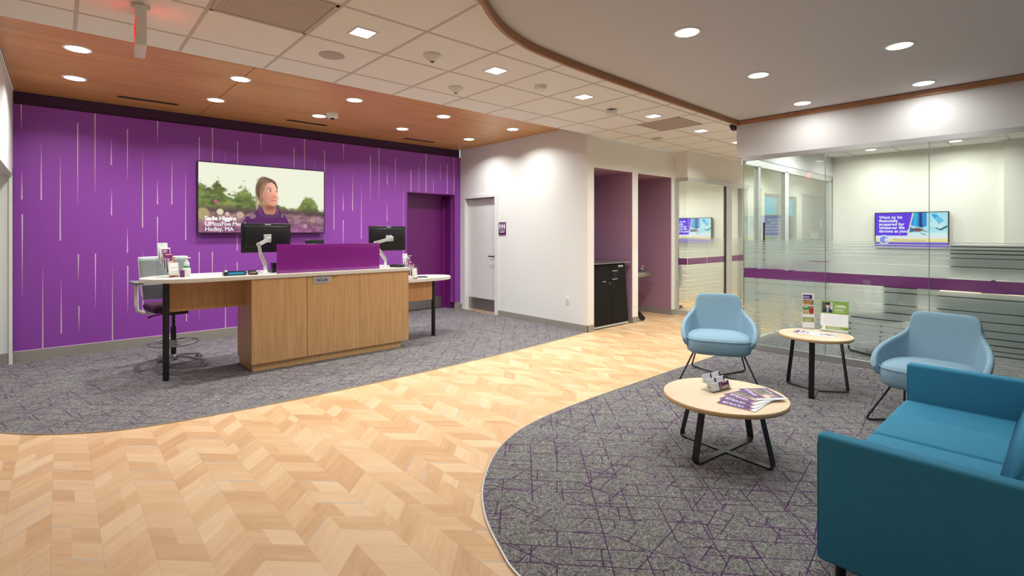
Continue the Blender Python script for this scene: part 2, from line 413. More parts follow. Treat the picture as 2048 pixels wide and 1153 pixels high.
L = [(42.5,206,262,'t'),(43.7,345,399,'b'),(44.5,428.6,592,'t'),(82.5,285,400,'b'),(120.5,312,481.6,'b'),(155.4,247,409,'t'),(190,225,386,'t'),(222.6,278,330,'b'),(223,379,431,'b'),(255,258,359,'t'),
     (85.5,536,700,'b'),(122.5,560,667.7,'b'),(156.8,509,562,'t'),(158,613,665,'t'),(191,508,615,'t'),(225,534,684,'b'),(255,456,506,'b'),(255.5,532,628,'t'),
     (285.2,305,455.5,'b'),(315.3,241,287,'t'),(315,362,409,'b'),(315,434,535,'t'),(343.7,317,409,'b'),(371.4,345,480.5,'b'),(398.6,274,400,'t'),(425,254.7,420,'t'),(450,302,400,'b'),
     (398.3,504,642,'t'),(424.7,504,600,'t'),(474.3,440,501,'b'),(474.3,525,600,'t'),(373,555,643,'b'),(451,530,657,'b'),(286,500,627,'b'),
     (475,283,380,'t'),(522,266.6,302,'t'),(588,295.4,380,'t'),(609,277,400,'t'),(629,320,380,'b'),(649,302,489,'t'),
     (667.7,343,459,'b'),(687,287,325,'t'),(686.5,384,421,'b'),(686.5,441,505,'t'),(705,346,421.6,'b'),(722.7,370,478,'b'),(740.8,312,410,'t'),(757.9,296,402,'t'),
     (774.4,334,369.8,'b'),(774,404,441.7,'b'),(790.8,318,384,'t'),(806.8,362,560,'b'),(822,339,400,'t'),(837.5,331,400,'b'),(852,308,400,'t'),(866.5,361,400,'b'),(880.5,328,361,'b'),(894.5,330,400,'t'),(907.8,316,395,'t')]
F2 = (math.cos(math.radians(48.1)), math.sin(math.radians(48.1))); R2 = (F2[1], -F2[0])
def wall_pt(px, py, Y0):        # a measured point of the photograph, as a point of the wall at Y0
    l = (px-1024)/1009; d = Y0/(F2[1]+l*R2[1]); return (F2[0]+l*R2[0])*d, 1.48+(466-py)/1009*d
mb = MB(); mb.box(-.39, 4.66, YB-.004, YB+.02, .128, .136)
for x, a, b, e in L:
    X0, z1 = wall_pt(x, a, YB); _, z0 = wall_pt(x, b, YB); z1 = min(z1, 2.943)
    if X0 > 4.64 and z0 < 2.21: z0 = 2.223
    if z1-z0 < .02: continue
    w0, w1 = (.0062, .0006) if e == 't' else (.0006, .0062)
    if z0 > 2.2 and X0 > 4.64: w0 = w1 = .006 if e == 't' else .003
    y = YB-.0012
    mb.add([(X0-w0, y, z1), (X0+w0, y, z1), (X0+w1, y, z0), (X0-w1, y, z0)], [(0,1,2,3)])
struct('wall_back_line_pattern', mb, LINEW)
# purple service door inside the recess
dr = MB().box(4.70, 5.60, 8.33, 8.37, .02, 2.14)
d1 = struct('door_1', dr, PURPLE_DOOR)
MB().box(4.70, 5.60, 8.324, 8.33, .02, .24).build('kick_plate', STEEL, d1)
MB().cyl((4.80,8.33,1.05), (4.80,8.27,1.05), .011).rbox(4.78, 4.90, 8.262, 8.28, 1.04, 1.06, .006).build('door_handle', ALUL, d1)
struct('door_1_frame', MB().box(4.66, 4.70, 8.30, 8.40, 0, 2.18).box(5.60, 5.68, 8.30, 8.40, 0, 2.18).box(4.66, 5.68, 8.30, 8.40, 2.14, 2.21), PURPLE_DOOR)
# left side: bulkhead above a wide opening, white wall beyond
struct('wall_left_bulkhead', MB().box(-1.6, -.39, -4.2, YB-.05, 2.13, HW), WHITE)
struct('wall_left_far', MB().box(-3.5, -.39, 7.95, 8.10, 0, 2.2).box(-.42, -.39, 7.93, 8.10, 0, HW), WHITE)
struct('wall_left_outer', MB().box(-3.6, -3.5, -4.2, 8.1, 0, HW), WHITE)
# white wall with the restroom door
XR = 5.83
struct('wall_right', MB().box(XR, XR+.14, 4.87, 6.93, 0, HW).box(XR, XR+.14, 4.82, 4.87, 2.94, HW).box(XR, XR+.14, 7.86, YB, 0, HW).box(XR, XR+.14, 6.93, 7.86, 2.13, HW), WHITE)
struct('door_2_frame', MB().box(XR-.018, XR+.12, 6.86, 6.95, 0, 2.19).box(XR-.018, XR+.12, 7.84, 7.93, 0, 2.19).box(XR-.018, XR+.12, 6.95, 7.84, 2.13, 2.19).box(XR+.12, XR+.14, 6.9, 7.9, 0, 2.19), TRIMW)
d2 = struct('door_2', MB().box(XR+.07, XR+.115, 6.955, 7.835, .012, 2.125), DOORW)
MB().box(XR+.064, XR+.07, 6.97, 7.82, .03, .25).build('kick_plate', STEEL, d2)
MB().cyl((XR+.07,7.04,1.05), (XR+.02,7.04,1.05), .011).cyl((XR+.07,7.04,1.05), (XR+.062,7.04,1.05), .026).rbox(XR+.005, XR+.02, 7.03, 7.17, 1.04, 1.06, .006).build('door_handle', BLACKP, d2)
# wall with the two niches
YN = 4.82
struct('wall_niches', MB().box(XR, 5.98, YN, YN+.05, 0, 2.47).box(6.985, 7.12, YN, YN+.05, 0, 2.47).box(8.17, 8.29, YN, YN+.05, 0, 2.47)
       .box(XR, 8.29, YN, YN+.05, 2.47, 2.94).box(6.97, 6.985, YN, YN+.01, 0, 2.47).box(7.12, 7.125, YN, YN+.01, 0, 2.47), CREAM)
for x0, x1, nm in ((5.98, 6.97, 'wall_niche_left'), (7.125, 8.165, 'wall_niche_right')):
    struct(nm, MB().box(x0-.01, x0, YN+.05, 5.60, 0, 2.48).box(x1, x1+.012, YN+.012, 5.60, 0, 2.48).box(x0-.01, x1+.01, 5.68, 5.60, 0, 2.48).box(x0-.01, x1+.01, YN+.05, 5.60, 2.475, 2.49), MAUVE)
# office B beyond the niches: header, glass front and interior
struct('wall_office_header', MB().box(8.29, 8.40, 4.72, YN+.05, 2.46, 2.94).box(8.29, 16, 4.58, 4.72, 2.46, 2.94), CREAM)
struct('wall_office_interior', MB().box(10.6, 10.7, 4.72, 7.6, 0, 2.94).box(8.3, 10.7, 7.5, 7.6, 0, 2.94).box(8.30, 8.40, YN+.05, 7.6, 0, 2.94), CREAM)
struct('wall_corridor', MB().box(10.7, 11.44, 4.6, 4.72, 0, 2.46).box(13.63, 13.97, 4.6, 4.72, 0, 2.46).box(15.9, 16, 4.6, 4.72, 0, 2.46).box(16, 16.1, 2.8, 4.72, 0, 2.94).box(10.1, 16.1, 2.74, 2.84, 0, 2.94), CREAM)
# header over the big glass front, and its return along the corridor
struct('wall_glass_header', MB().box(6.53, 6.66, -4.2, 2.92, 2.45, 3.05).box(6.66, 10.1, 2.80, 2.92, 2.45, 3.05), mat('header_paint', (208,206,204), .7))
struct('wall_office_front', MB().box(10.0, 10.1, -4.2, 2.80, 0, 3.0).box(9.86, 10.0, -.5, .66, 0, 3.0), CREAM)
struct('wall_rear', MB().box(1.4, 16, -4.2, -4.1, 0, 3.05), WHITE)
# baseboards
bb = .1
struct('baseboard_back', MB().box(-.39, 4.66, YB-.006, YB+.02, 0, .128).box(5.70, XR, YB-.006, YB+.02, 0, .128), GREYB)
struct('baseboard_left', MB().box(-3.5, -.385, 7.936, 7.95, 0, .135), GREYB)
struct('baseboard_right', MB().box(XR-.008, XR, 4.812, 6.86, 0, bb).box(XR-.008, 5.98, YN-.008, YN, 0, bb).box(XR-.008, XR, 7.93, YB, 0, bb).box(6.965, 7.13, YN-.008, YN, 0, bb).box(8.165, 8.285, YN-.008, YN, 0, bb)
       .box(6.962, 6.97, YN-.008, 5.58, 0, bb).box(8.157, 8.165, YN-.008, 5.58, 0, bb).box(5.98, 6.97, 5.572, 5.58, 0, bb).box(7.125, 8.165, 5.572, 5.58, 0, bb).box(7.125, 7.133, YN-.008, 5.58, 0, bb), GREYB)

# ------------------------------------------------------------------ ceilings
ZT, ZW, ZC = 2.935, 3.09, 2.925
xs = [-.385, 1.42, 3.96, 5.825]; ys = [4.80, 5.80, 6.93, 8.03]; g = .004
mb = MB()
for i in range(3):
    for j in range(3): mb.box(xs[i]+g, xs[i+1]-g, ys[j]+g, ys[j+1]-g, ZW, ZW+.02)
struct('ceiling_wood', mb, FWOOD_C)
struct('ceiling_wood_backing', MB().box(-.39, XR, 4.80, 8.10, ZW+.02, ZW+.03), mat('dark_gap', (30,22,18), .9))
CC = spline([(1.45,-4.2),(1.45,-1),(1.46,.6),(1.52,1.4),(1.66,2.0),(1.80,2.29),(1.96,2.43),(2.12,2.54),(2.28,2.63),(2.46,2.70),(2.68,2.76),(2.95,2.79),(3.35,2.82),(4.0,2.84),(5.0,2.87),(6.53,2.90)])
struct('ceiling_tile', MB().prism([(-3.6,4.80),(16.1,4.80),(16.1,2.90)]+CC[::-1]+[(-3.6,-4.2)], ZT, ZW+.05), TILE)
struct('ceiling_drywall', MB().prism(CC+[(6.54,-4.2)], ZC, ZC+.08), DRY)
struct('trim_4', MB().ribbon([(x, y, 2.894) for x, y in CC], .062, .026, (0,0,1)).box(6.502, 6.53, -4.1, 2.90, 2.868, 2.916), FWOOD_T)
# inside the cloud outline test for grid bars
def inside_cloud(x, y):
    p = CC+[(6.54,-4.2)]; ins = False
    for i in range(len(p)):
        (x0, y0), (x1, y1) = p[i], p[(i+1) % len(p)]
        if (y0 > y) != (y1 > y) and x < (x1-x0)*(y-y0)/(y1-y0)+x0: ins = not ins
    return ins or (x > 6.4 and y < 2.95)
mb = MB(); gx = [.715+.632*k for k in range(-6, 25)]; gy = [4.39-.632*k for k in range(0, 14)]
def bars(fixed, lo, hi, vert):
    st = None; k = lo
    while k <= hi+.001:
        ins = inside_cloud(fixed, k) if vert else inside_cloud(k, fixed)
        if not ins and st is None: st = k
        if (ins or k+.02 > hi) and st is not None:
            if vert: mb.box(fixed-.011, fixed+.011, st, k, ZT-.0022, ZT+.001)
            else: mb.box(st, k, fixed-.011, fixed+.011, ZT-.002, ZT+.001)
            st = None
        k += .02
for x in gx: bars(x, -4.1, 4.79, True)
for y in gy: bars(y, -3.5, 16, False)
struct('ceiling_grid', mb, TBAR)
struct('ceiling_office', MB().box(6.66, 10.0, -4.2, 2.8, 2.78, 2.86), TILE)
mb = MB()
for k in range(6): mb.box(6.66, 10.0, 2.45-.62*k, 2.468-.62*k, 2.778, 2.781)
for k in range(6): mb.box(6.95+.62*k, 6.968+.62*k, -3, 2.8, 2.778, 2.781)
struct('ceiling_office_grid', mb, TBAR)
struct('ceiling_office_far', MB().box(8.40, 10.6, 4.73, 7.5, 2.78, 2.84), TILE)

# ------------------------------------------------------------------ lamps
def area(parent, r, power, z=-.012, spread=150, col=(.985,1,.985), square=False):
    l = bpy.data.lights.new('lamp_light', 'AREA'); l.shape = 'SQUARE' if square else 'DISK'; l.size = 2*r; l.energy = power
    l.color = col; l.spread = math.radians(spread)
    o = bpy.data.objects.new('lamp_light', l); COL.objects.link(o); o.location = (0, 0, z); o.parent = parent; return o
def round_light(loc, r, power, label, group, spread=150):
    t = thing('recessed_downlight', label, 'ceiling light', loc, 0, group)
    MB().lathe([(r*.80, .012), (r*.80, -.003), (r*.86, -.006), (r, -.003), (r, .0)], n=40).build('trim_ring', WPLAST, t)
    MB().cyl((0,0,-.0045), (0,0,-.007), r*.78, n=40).build('diffuser', GLOW, t)
    area(t, r*.76, power, spread=spread); return t
def square_light(loc, power, label, group):
    t = thing('recessed_square_light', label, 'ceiling light', loc, 0, group); r = .085
    mb = MB()
    for a in ((-r, r, -r, -r+.015), (-r, r, r-.015, r), (-r, -r+.015, -r+.015, r-.015), (r-.015, r, -r+.015, r-.015)): mb.box(*a, -.005, 0)
    mb.build('trim_frame', WPLAST, t)
    MB().box(-r+.015, r-.015, -r+.015, r-.015, -.0045, -.001).build('diffuser', GLOW, t)
    area(t, r-.02, power, square=True); return t
ordn = ['first', 'second', 'third', 'fourth', 'fifth', 'sixth', 'seventh']
for j, Yw in enumerate((5.82, 6.94)):
    for i, Xw in enumerate((.12, 1.41, 2.66, 3.95, 5.235)):
        round_light((Xw, Yw, ZW), .105, P_WOOD, f'round downlight in the wood ceiling, {ordn[i]} from left, {"row by the white tiles" if j == 0 else "row by the purple wall"}', 'downlights in the wood ceiling', 140)
for i, (Xw, Yw) in enumerate([(1.64,3.45),(2.91,3.46),(4.17,3.50),(5.5,3.50),(6.80,3.55),(8.1,3.60)]):
    square_light((Xw, Yw, ZT), P_TILE*(1 if i < 2 else 1.25), f'small square light in the tile ceiling, {ordn[i]} of the row from the front', 'square lights in the tile ceiling')
for (Xw, Yw), l in zip([(3.36,1.86),(4.82,.90),(4.76,1.93),(6.2,.97),(6.15,2.02)], ['nearest the curved wood edge', 'largest of the right pair', 'middle of the left row', 'farther of the right pair', 'nearest the wood corner']):
    round_light((Xw, Yw, ZC), .10, P_CLOUD*(.6 if Xw > 6 else 1.15), 'round downlight in the smooth ceiling, '+l, 'downlights in the smooth ceiling', 170)
round_light((3.3, .7, ZC), .10, P_CLOUD, 'round downlight in the smooth ceiling over the sofa area', 'downlights in the smooth ceiling')
for (Xw, Yw), l in zip([(9.42,2.12),(9.42,1.12),(7.9,2.12),(7.9,1.12)], ['above the left end of the wall screen', 'above the right end of the wall screen', 'near the glass front, left', 'near the glass front, right']):
    round_light((Xw, Yw, 2.78), .085, P_OFFICE*(.8 if Xw > 9 else 2.4), 'round downlight in the glass office, '+l, 'downlights in the glass office', 170)
for (Xw, Yw), l in zip([(9.4,5.5),(9.4,6.6)], ['nearer the glass', 'nearer the rear wall']):
    round_light((Xw, Yw, 2.78), .085, P_OFFICE*1.6, 'round downlight in the far office, '+l, 'downlights in the far office')
for k, Xw in enumerate((11.2, 13.6)):
    round_light((Xw, 3.7, ZT), .085, P_OFFICE*1.5, f'round downlight in the corridor beside the glass office, {"nearer" if k == 0 else "farther"}', 'downlights in the corridor')

# ceiling fittings
def diffuser(x0, x1, y, label):
    t = thing('linear_air_slot', label, 'air vent', ((x0+x1)/2, y, ZW), 0, 'air slots in the wood ceiling'); w = (x1-x0)/2
    MB().box(-w, w, -.045, .045, -.003, .0).build('frame', mat('slot_bronze', (92,62,42), .5), t)
    MB().box(-w+.01, w-.01, -.036, -.006, -.004, -.003).box(-w+.01, w-.01, .006, .036, -.004, -.003).build('slot', mat('slot_dark', (18,14,12), .8), t)
diffuser(.51, 1.11, 7.52, 'dark linear air slot in the wood ceiling, leftmost of three')
diffuser(2.41, 2.99, 7.49, 'dark linear air slot in the wood ceiling, middle of three')
diffuser(4.36, 4.97, 7.61, 'dark linear air slot in the wood ceiling, rightmost of three')
def grille(x, y, label):
    t = thing('return_air_grille', label, 'air vent', (x, y, ZT), 0, 'return air grilles in the tile ceiling'); r = .305
    gm = mat('grille_grey', (196,184,174), .6)
    MB().box(-r, r, -r, -r+.02, -.008, .0).box(-r, r, r-.02, r, -.008, .0).box(-r, -r+.02, -r, r, -.008, .0).box(r-.02, r, -r, r, -.008, .0).build('frame', gm, t)
    MB().box(-r, r, -r, r, -.0026, .0).build('backing', mat('grille_shadow', (184,172,164), .8), t)
    mb = MB()
    for k in range(38): a = -r+.025+k*.0148; mb.box(a, a+.007, -r+.02, r-.02, -.004, -.0025)
    mb.build('slats', gm, t)
grille(1.663, 3.442+.632*0-.0, 'grey perforated return air grille at the top left of the photo') if False else None
grille(1.031, 3.442, 'grey perforated return air grille at the top of the photo, near the exit sign')
grille(6.087, 3.62, 'small far grey return air grille near the corridor')
for (x, y, r, l) in [(1.66,4.06,.10,'round grey ceiling speaker near the front of the tile ceiling'), (6.85,4.30,.09,'small far round ceiling speaker over the niches')]:
    t = thing('ceiling_speaker', l, 'speaker', (x, y, ZT), 0, 'ceiling speakers')
    MB().lathe([(r, .0), (r, -.004), (r*.9, -.007), (0.001, -.007)], n=36).build('grille', mat('speaker_grille', (184,176,170), .7), t)
def detector(x, y, z, s, label, kind=0):
    t = thing('smoke_detector', label, 'detector', (x, y, z), 0, 'round ceiling detectors')
    if kind == 0:
        MB().lathe([(.075*s, 0), (.075*s, -.012*s), (.06*s, -.025*s), (.035*s, -.045*s), (.03*s, -.055*s), (.001, -.057*s)], n=32).build('housing', WPLAST, t)
        MB().cyl((0,0,-.056*s), (0,0,-.061*s), .016*s).build('sensor', mat('sensor_dark', (70,62,60), .4), t)
    else:
        MB().lathe([(.06*s, 0), (.06*s, -.02*s), (.057*s, -.032*s), (.05*s, -.038*s), (.001, -.038*s)], n=32).build('housing', WPLAST, t)
        MB().cyl((.03*s,0,-.037*s), (.03*s,0,-.04*s), .006).build('sensor', mat('sensor_dark'), t)
detector(2.266, 3.50, ZT, 1, 'white conical detector on the tile ceiling, nearest the front square light')
detector(2.95, 4.13, ZT, 1, 'white conical detector on the tile ceiling, beside the wood ceiling edge')
detector(3.55, 3.53, ZT, 1, 'white flat round detector on the tile ceiling, middle of the room', 1)
detector(7.5, 3.75, ZT, .6, 'small far white detector near the corridor')
t = thing('ceiling_camera', 'white round ceiling camera under the wood ceiling beside a downlight', 'camera', (2.74, 6.68, ZW))
MB().lathe([(.075, 0), (.075, -.05), (.06, -.062), (.001, -.064)], n=36).build('housing', WPLAST, t)
MB().lathe([(.03, -.058), (.028, -.075), (.015, -.085), (.001, -.087)], n=24).build('lens', BLACKP, t)
t = thing('dome_camera', 'small black dome camera beside the header corner over the glass', 'camera', (6.75, 3.05, ZT))
MB().lathe([(.06, 0), (.062, -.03), (.055, -.04)], n=28).build('housing', BLACKP, t)
MB().lathe([(.05, -.035), (.045, -.06), (.025, -.08), (.001, -.085)], n=28).build('dome', mat('dome_smoked', (20,18,20), .12), t)
t = thing('ceiling_projector_mount', 'white angled ceiling sensor with a black bracket on the tile ceiling', 'sensor', (4.88, 3.66, ZT), .5)
MB().rbox(-.10, .02, -.06, .06, -.07, -.015, .02).build('housing', WPLAST, t)
MB().tube([(.10,0,0),(.10,0,-.03),(.06,0,-.045),(0,0,-.04)], .012).box(-.05, .11, -.02, .02, -.016, 0).build('bracket', BLACKP, t)
# exit sign
t = thing('exit_sign', 'white hanging exit sign seen edge-on under the tile ceiling', 'sign', (.39, 4.03, ZT), math.radians(-4))
MB().rbox(-.028, .028, -.15, .15, -.285, -.03, .006).build('housing', WPLAST, t)
MB().rbox(-.05, .05, -.07, .07, -.03, 0, .006).build('canopy', WPLAST, t)
for s in (-1, 1):
    MB().box(s*.0282-.0012, s*.0282+.0012, -.135, .135, -.27, -.05).build('face', mat('exit_face', (235,225,222), .4), t)
    text('EXIT', .15, REDGLOW, t, frame((s*.0302, s*-.125, -.22), (0, s, 0), (0,0,1)), bold=.004)
for s in (-1, 1):
    l = bpy.data.lights.new('exit_glow', 'AREA'); l.shape = 'RECTANGLE'; l.size = .2; l.size_y = .08; l.energy = .22; l.color = (1,.06,.03)
    o = bpy.data.objects.new('exit_glow', l); COL.objects.link(o); o.parent = t; o.location = (s*.04, 0, -.12); o.rotation_euler = (0, -s*math.radians(110), 0)

# ------------------------------------------------------------------ glass partitions
def partition(name, axis, fixed, spans, z0, z1, side=1):
    mb = MB()
    for a, b in spans:
        if axis == 'x': mb.box(fixed-.005, fixed+.005, a+.0015, b-.0015, z0, z1)
        else: mb.box(a+.0015, b-.0015, fixed-.005, fixed+.005, z0, z1)
    return struct(name, mb, GLASS)
BANDS = [(1.376,1.384),(1.348,1.362),(1.315,1.338),(1.28,1.305),(1.235,1.27),(1.15,1.228),(1.032,1.143),(.852,.898),(.722,.842),(.635,.712),(.553,.625),(.482,.543),(.42,.471),(.368,.409),(.324,.356),(.286,.312),(.254,.272),(.226,.238)]
def film(parent, axis, fixed, spans, lowest=0):
    a, b = MB(), MB()
    for s0, s1 in spans:
        for z0, z1 in BANDS:
            if z0 < lowest: continue
            if axis == 'x': a.box(fixed-.0008, fixed+.0008, s0, s1, z0, z1)
            else: a.box(s0, s1, fixed-.0008, fixed+.0008, z0, z1)
        if axis == 'x': b.add([(fixed, s0, .908), (fixed, s1, .908), (fixed, s1, 1.024), (fixed, s0, 1.024)], [(0,1,2,3)])
        else: b.add([(s0, fixed, .908), (s1, fixed, .908), (s1, fixed, 1.024), (s0, fixed, 1.024)], [(0,1,2,3)])
    a.build('frosted_stripes', FILM, parent); b.build('purple_band', FILMP, parent)
XG = 6.55
sp = [(2.84-.93*(k+1), 2.84-.93*k) for k in range(7)]
w1 = partition('window_1', 'x', XG, sp, .075, 2.42); film(w1, 'x', XG+.0065, [(-3.6, 2.84)])
mb = MB()
for k in range(7): y = 2.84-.93*k; mb.box(XG-.0056, XG+.0056, y-.0022, y+.0022, .075, 2.42)
mb.build('glass_edge', GEDGE, w1)
struct('window_1_frame', MB().box(XG-.022, XG+.022, -3.7, 2.85, 0, .078).box(XG-.022, XG+.022, -3.7, 2.85, 2.40, 2.452), ALU)
YS = 2.84
sp2 = [(6.555, 6.93), (7.0, 7.86), (8.0, 9.84)]
w2 = partition('window_2', 'y', YS, sp2, .075, 2.37); film(w2, 'y', YS-.0065, sp2)
struct('window_2_frame', MB().box(6.555, 9.98, YS-.022, YS+.022, 0, .078).box(6.555, 9.98, YS-.03, YS+.03, 2.36, 2.452).box(6.93, 7.0, YS-.03, YS+.03, .078, 2.37)
       .box(7.86, 8.0, YS-.03, YS+.03, .078, 2.37).box(9.84, 9.98, YS-.03, YS+.03, .078, 2.37), ALUL)
MB().tube([(7.06,YS-.05,1.0),(7.06,YS-.05,1.62)], .012).build('door_pull', BLACKP, w2)
XO, YO = 8.29, 4.58
sp3 = [(8.30, 9.02), (9.03, 9.71), (9.96, 10.58)]
w3 = partition('window_3', 'y', YO, sp3, .1, 2.42); film(w3, 'y', YO+.0065, sp3, .2)
w4 = partition('window_4', 'x', XO, [(YO+.01, 4.77)], .1, 2.42); film(w4, 'x', XO+.0065, [(YO+.01, 4.77)], .2)
struct('window_3_frame', MB().box(XO-.02, 16, YO-.02, YO+.02, 0, .1).box(XO-.02, XO+.02, YO+.02, 4.82, 0, .1).box(XO-.02, 9.02, YO-.025, YO+.03, 2.40, 2.46).box(9.02, 10.7, YO-.05, YO+.03, 2.39, 2.47)
       .box(XO-.02, XO+.03, YO+.03, 4.82, 2.40, 2.46).box(XO-.02, XO+.03, 4.76, 4.82, .1, 2.40).box(9.735, 9.96, YO-.03, YO+.03, .1, 2.39).box(10.58, 10.7, YO-.03, YO+.03, .1, 2.39), ALUL)
MB().box(9.712, 9.735, YO-.02, YO+.02, .1, 2.42).build('door_edge', mat('dark_gasket', (50,50,50), .6), w3)
# corridor windows, mural
wf = MB().box(11.44, 13.63, 4.56, 4.64, 2.36, 2.46).box(11.44, 13.63, 4.56, 4.72, 0, .1)
for a in (11.44, 12.5, 13.5): wf.box(a, a+.13, 4.56, 4.66, .1, 2.36)
struct('window_5_frame', wf, CREAM)
w5 = struct('window_5', MB().box(11.57, 12.5, 4.62, 4.63, .1, 2.36).box(12.63, 13.5, 4.62, 4.63, .1, 2.36), mat('dusk_glass', (60,80,90), .1, emit=(150,158,150), es=.55))
MB().box(11.72, 12.36, 4.612, 4.618, 1.9, 2.28).box(12.75, 13.4, 4.612, 4.618, 1.9, 2.28).build('pane', emis('evening_sky_seen_outside', (90,196,224), .9), w5)
def mural_fn(u, v):
    im = blank(u, (176,172,178)); im += (fbm(u, v, 7)[..., None]-.5)*14
    for k in range(26):
        r = .25+.045*k; d = np.abs(np.sqrt((u+.15)**2+((v-.9)*1.5)**2)-r-.03*vnoise(u, v, 6)); im = put(im, (d < .004)*.6, (222,222,226))
    return im
mu = tag(paint('wall_mural', 1.93, 2.8, 90, 130, mural_fn, PRINT, None, frame((13.97, 4.59, .12), (1,0,0), (0,0,1))), kind='structure')
text('B.', .26, PAPER, mu, frame((15.3, 4.583, 1.62), (1,0,0), (0,0,1)), bold=.012)
text('bright', .26, PAPER, mu, frame((14.55, 4.583, 1.35), (1,0,0), (0,0,1)), bold=.012)
# ------------------------------------------------------------------ screens
def tv_picture(u, v):
    sky = blank(u, (238,240,218)); im = sky
    n = fbm(u, v*.6, 9); n2 = fbm(u+.4, v, 26)
    def trees(top, c, soft=.02):
        nonlocal im
        im = put(im, (v-top+(n2-.5)*.07)/soft, c)
    left = .33+.08*np.clip((u-.0)/.5, 0, 1)-.04*np.sin(u*23)-.03*np.sin(u*41+1)+(fbm(u*3, v*3, 9)-.5)*.22+.35*np.clip((u-.55)/.12, 0, 1)
    left = np.where((u > .1) & (u < .2), left-.12*np.exp(-((u-.14)/.03)**2), left)
    rt = .63-.22*np.exp(-((u-.86)/.075)**4)-.08*np.exp(-((u-.64)/.03)**2)
    top = np.minimum(left, rt); tc = np.array((104,122,66.))*(0.55+.8*n[..., None])+np.array((30,26,8.))*(n2[..., None]-.4)*3
    m = np.clip((v-top+(n2-.5)*.16)/.07, 0, 1)[..., None]; im = im*(1-m)+tc*m
    m = np.clip((v-.60+(n-.5)*.15)/.1, 0, 1)[..., None]; im = im*(1-m)+(np.array((88,62,72.))*(.7+.6*n[..., None]))*m
    m = np.clip((v-.70+(n-.5)*.06)/.05, 0, 1)[..., None]; im = im*(1-m)+(np.array((152,112,124.))*(.55+.8*n2[..., None])+np.array((20,40,-10))*(n[..., None]-.4))*m
    m = np.clip((v-.80)/.2, 0, 1)[..., None]*.65; im = im*(1-m)+np.array((138,72,128.))*(.75+.5*n2[..., None])*m
    for cx, cy, r, c in [(.153,.70,.026,(226,214,180)),(.205,.73,.018,(208,188,160)),(.30,.74,.03,(196,170,150)),(.07,.86,.035,(196,150,168)),(.03,.73,.05,(176,158,112)),(.122,.55,.014,(206,92,112)),(.14,.585,.009,(190,120,110)),(.16,.63,.007,(130,120,60)),(.9,.80,.03,(170,130,130)),(.83,.9,.02,(190,140,170))]:
        im = put(im, ell(u, v, cx, cy, r*.95, r*1.7, .35), c)
    # hair behind
    im = put(im, ell(u, v, .497, .345, .078, .18, .14), (84,66,54)); im = put(im, ell(u, v, .485, .215, .04, .06, .5), (92,72,58))
    im = put(im, ell(u, v, .446, .40, .028, .12, .4), (150,116,82)); im = put(im, ell(u, v, .437, .56, .018, .10, .8)*.8, (196,178,144))
    # neck, jacket
    im = put(im, poly(u, v, [(.47,.5),(.58,.55),(.585,.74),(.485,.74)]), (186,124,100))
    im = put(im, ell(u, v, .535, .615, .05, .05, .6)*.6, (140,84,70))
    im = put(im, poly(u, v, [(.30,1.0),(.315,.86),(.345,.77),(.40,.72),(.435,.66),(.445,.585),(.47,.66),(.49,.735),(.565,.74),(.582,.67),(.592,.57),(.61,.63),(.62,.69),(.66,.74),(.69,.84),(.705,1.0)]), (86,30,92))
    im = put(im, poly(u, v, [(.437,.59),(.447,.575),(.472,.64),(.495,.72),(.565,.725),(.582,.67),(.590,.56),(.607,.60),(.605,.72),(.565,.775),(.495,.77),(.45,.72)]), (106,66,108))
    im = put(im, poly(u, v, [(.452,.62),(.475,.66),(.50,.74),(.56,.745),(.58,.70),(.58,.735),(.56,.765),(.49,.755),(.465,.70)])*.7, (70,28,84))
    im = put(im, ell(u, v, .395, .755, .026, .04, .2), (140,112,130)); im = put(im, ell(u, v, .635, .74, .012, .032, .3), (126,96,120))
    # face turned to the right
    sk = np.array((226,162,136.))*(.80+.34*np.clip((u-.46)/.12, 0, 1))[..., None]*(1.04-.16*np.clip((v-.35)/.25, 0, 1))[..., None]
    m = np.clip(ell(u, v, .531, .375, .062, .20, .09, .05), 0, 1)[..., None]; im = im*(1-m)+sk*m
    m = np.clip(poly(u, v, [(.492,.47),(.598,.40),(.600,.50),(.584,.575),(.560,.595),(.528,.58)]), 0, 1)[..., None]; im = im*(1-m)+sk*m
    im = put(im, ell(u, v, .466, .45, .012, .042, .4), (204,116,96))
    im = put(im, ell(u, v, .552, .45, .03, .05, 1.2)*.35, (226,120,100)); im = put(im, ell(u, v, .54, .27, .04, .05, .9)*.45, (240,190,164))
    # hairline
    im = put(im, poly(u, v, [(.425,.40),(.428,.29),(.45,.20),(.475,.165),(.50,.16),(.54,.175),(.578,.22),(.596,.30),(.597,.35),(.575,.27),(.548,.225),(.512,.245),(.492,.30),(.474,.40),(.462,.46),(.445,.52)]), (96,74,60))
    im = put(im, poly(u, v, [(.47,.43),(.488,.31),(.512,.245),(.535,.228),(.505,.215),(.47,.27),(.452,.38),(.448,.55),(.458,.61)])*.8, (164,126,90))
    im = put(im, ell(u, v, .485, .21, .05, .035, .8)*.6, (128,104,84)); im = put(im, (np.abs(np.sin(u*260+v*40)) > .8)*ell(u, v, .475, .28, .05, .12, .5)*.35, (150,122,96))
    # brows, eyes, nose, mouth
    im = put(im, ell(u, v, .530, .325, .019, .006, .7, -.1), (130,88,68)); im = put(im, ell(u, v, .589, .333, .009, .006, .7, .1), (130,88,68))
    im = put(im, ell(u, v, .533, .358, .015, .013, .4), (236,214,200)); im = put(im, ell(u, v, .536, .358, .007, .013, .5), (60,44,40))
    im = put(im, ell(u, v, .588, .366, .010, .012, .4), (220,190,176)); im = put(im, ell(u, v, .589, .366, .006, .012, .5), (60,44,40))
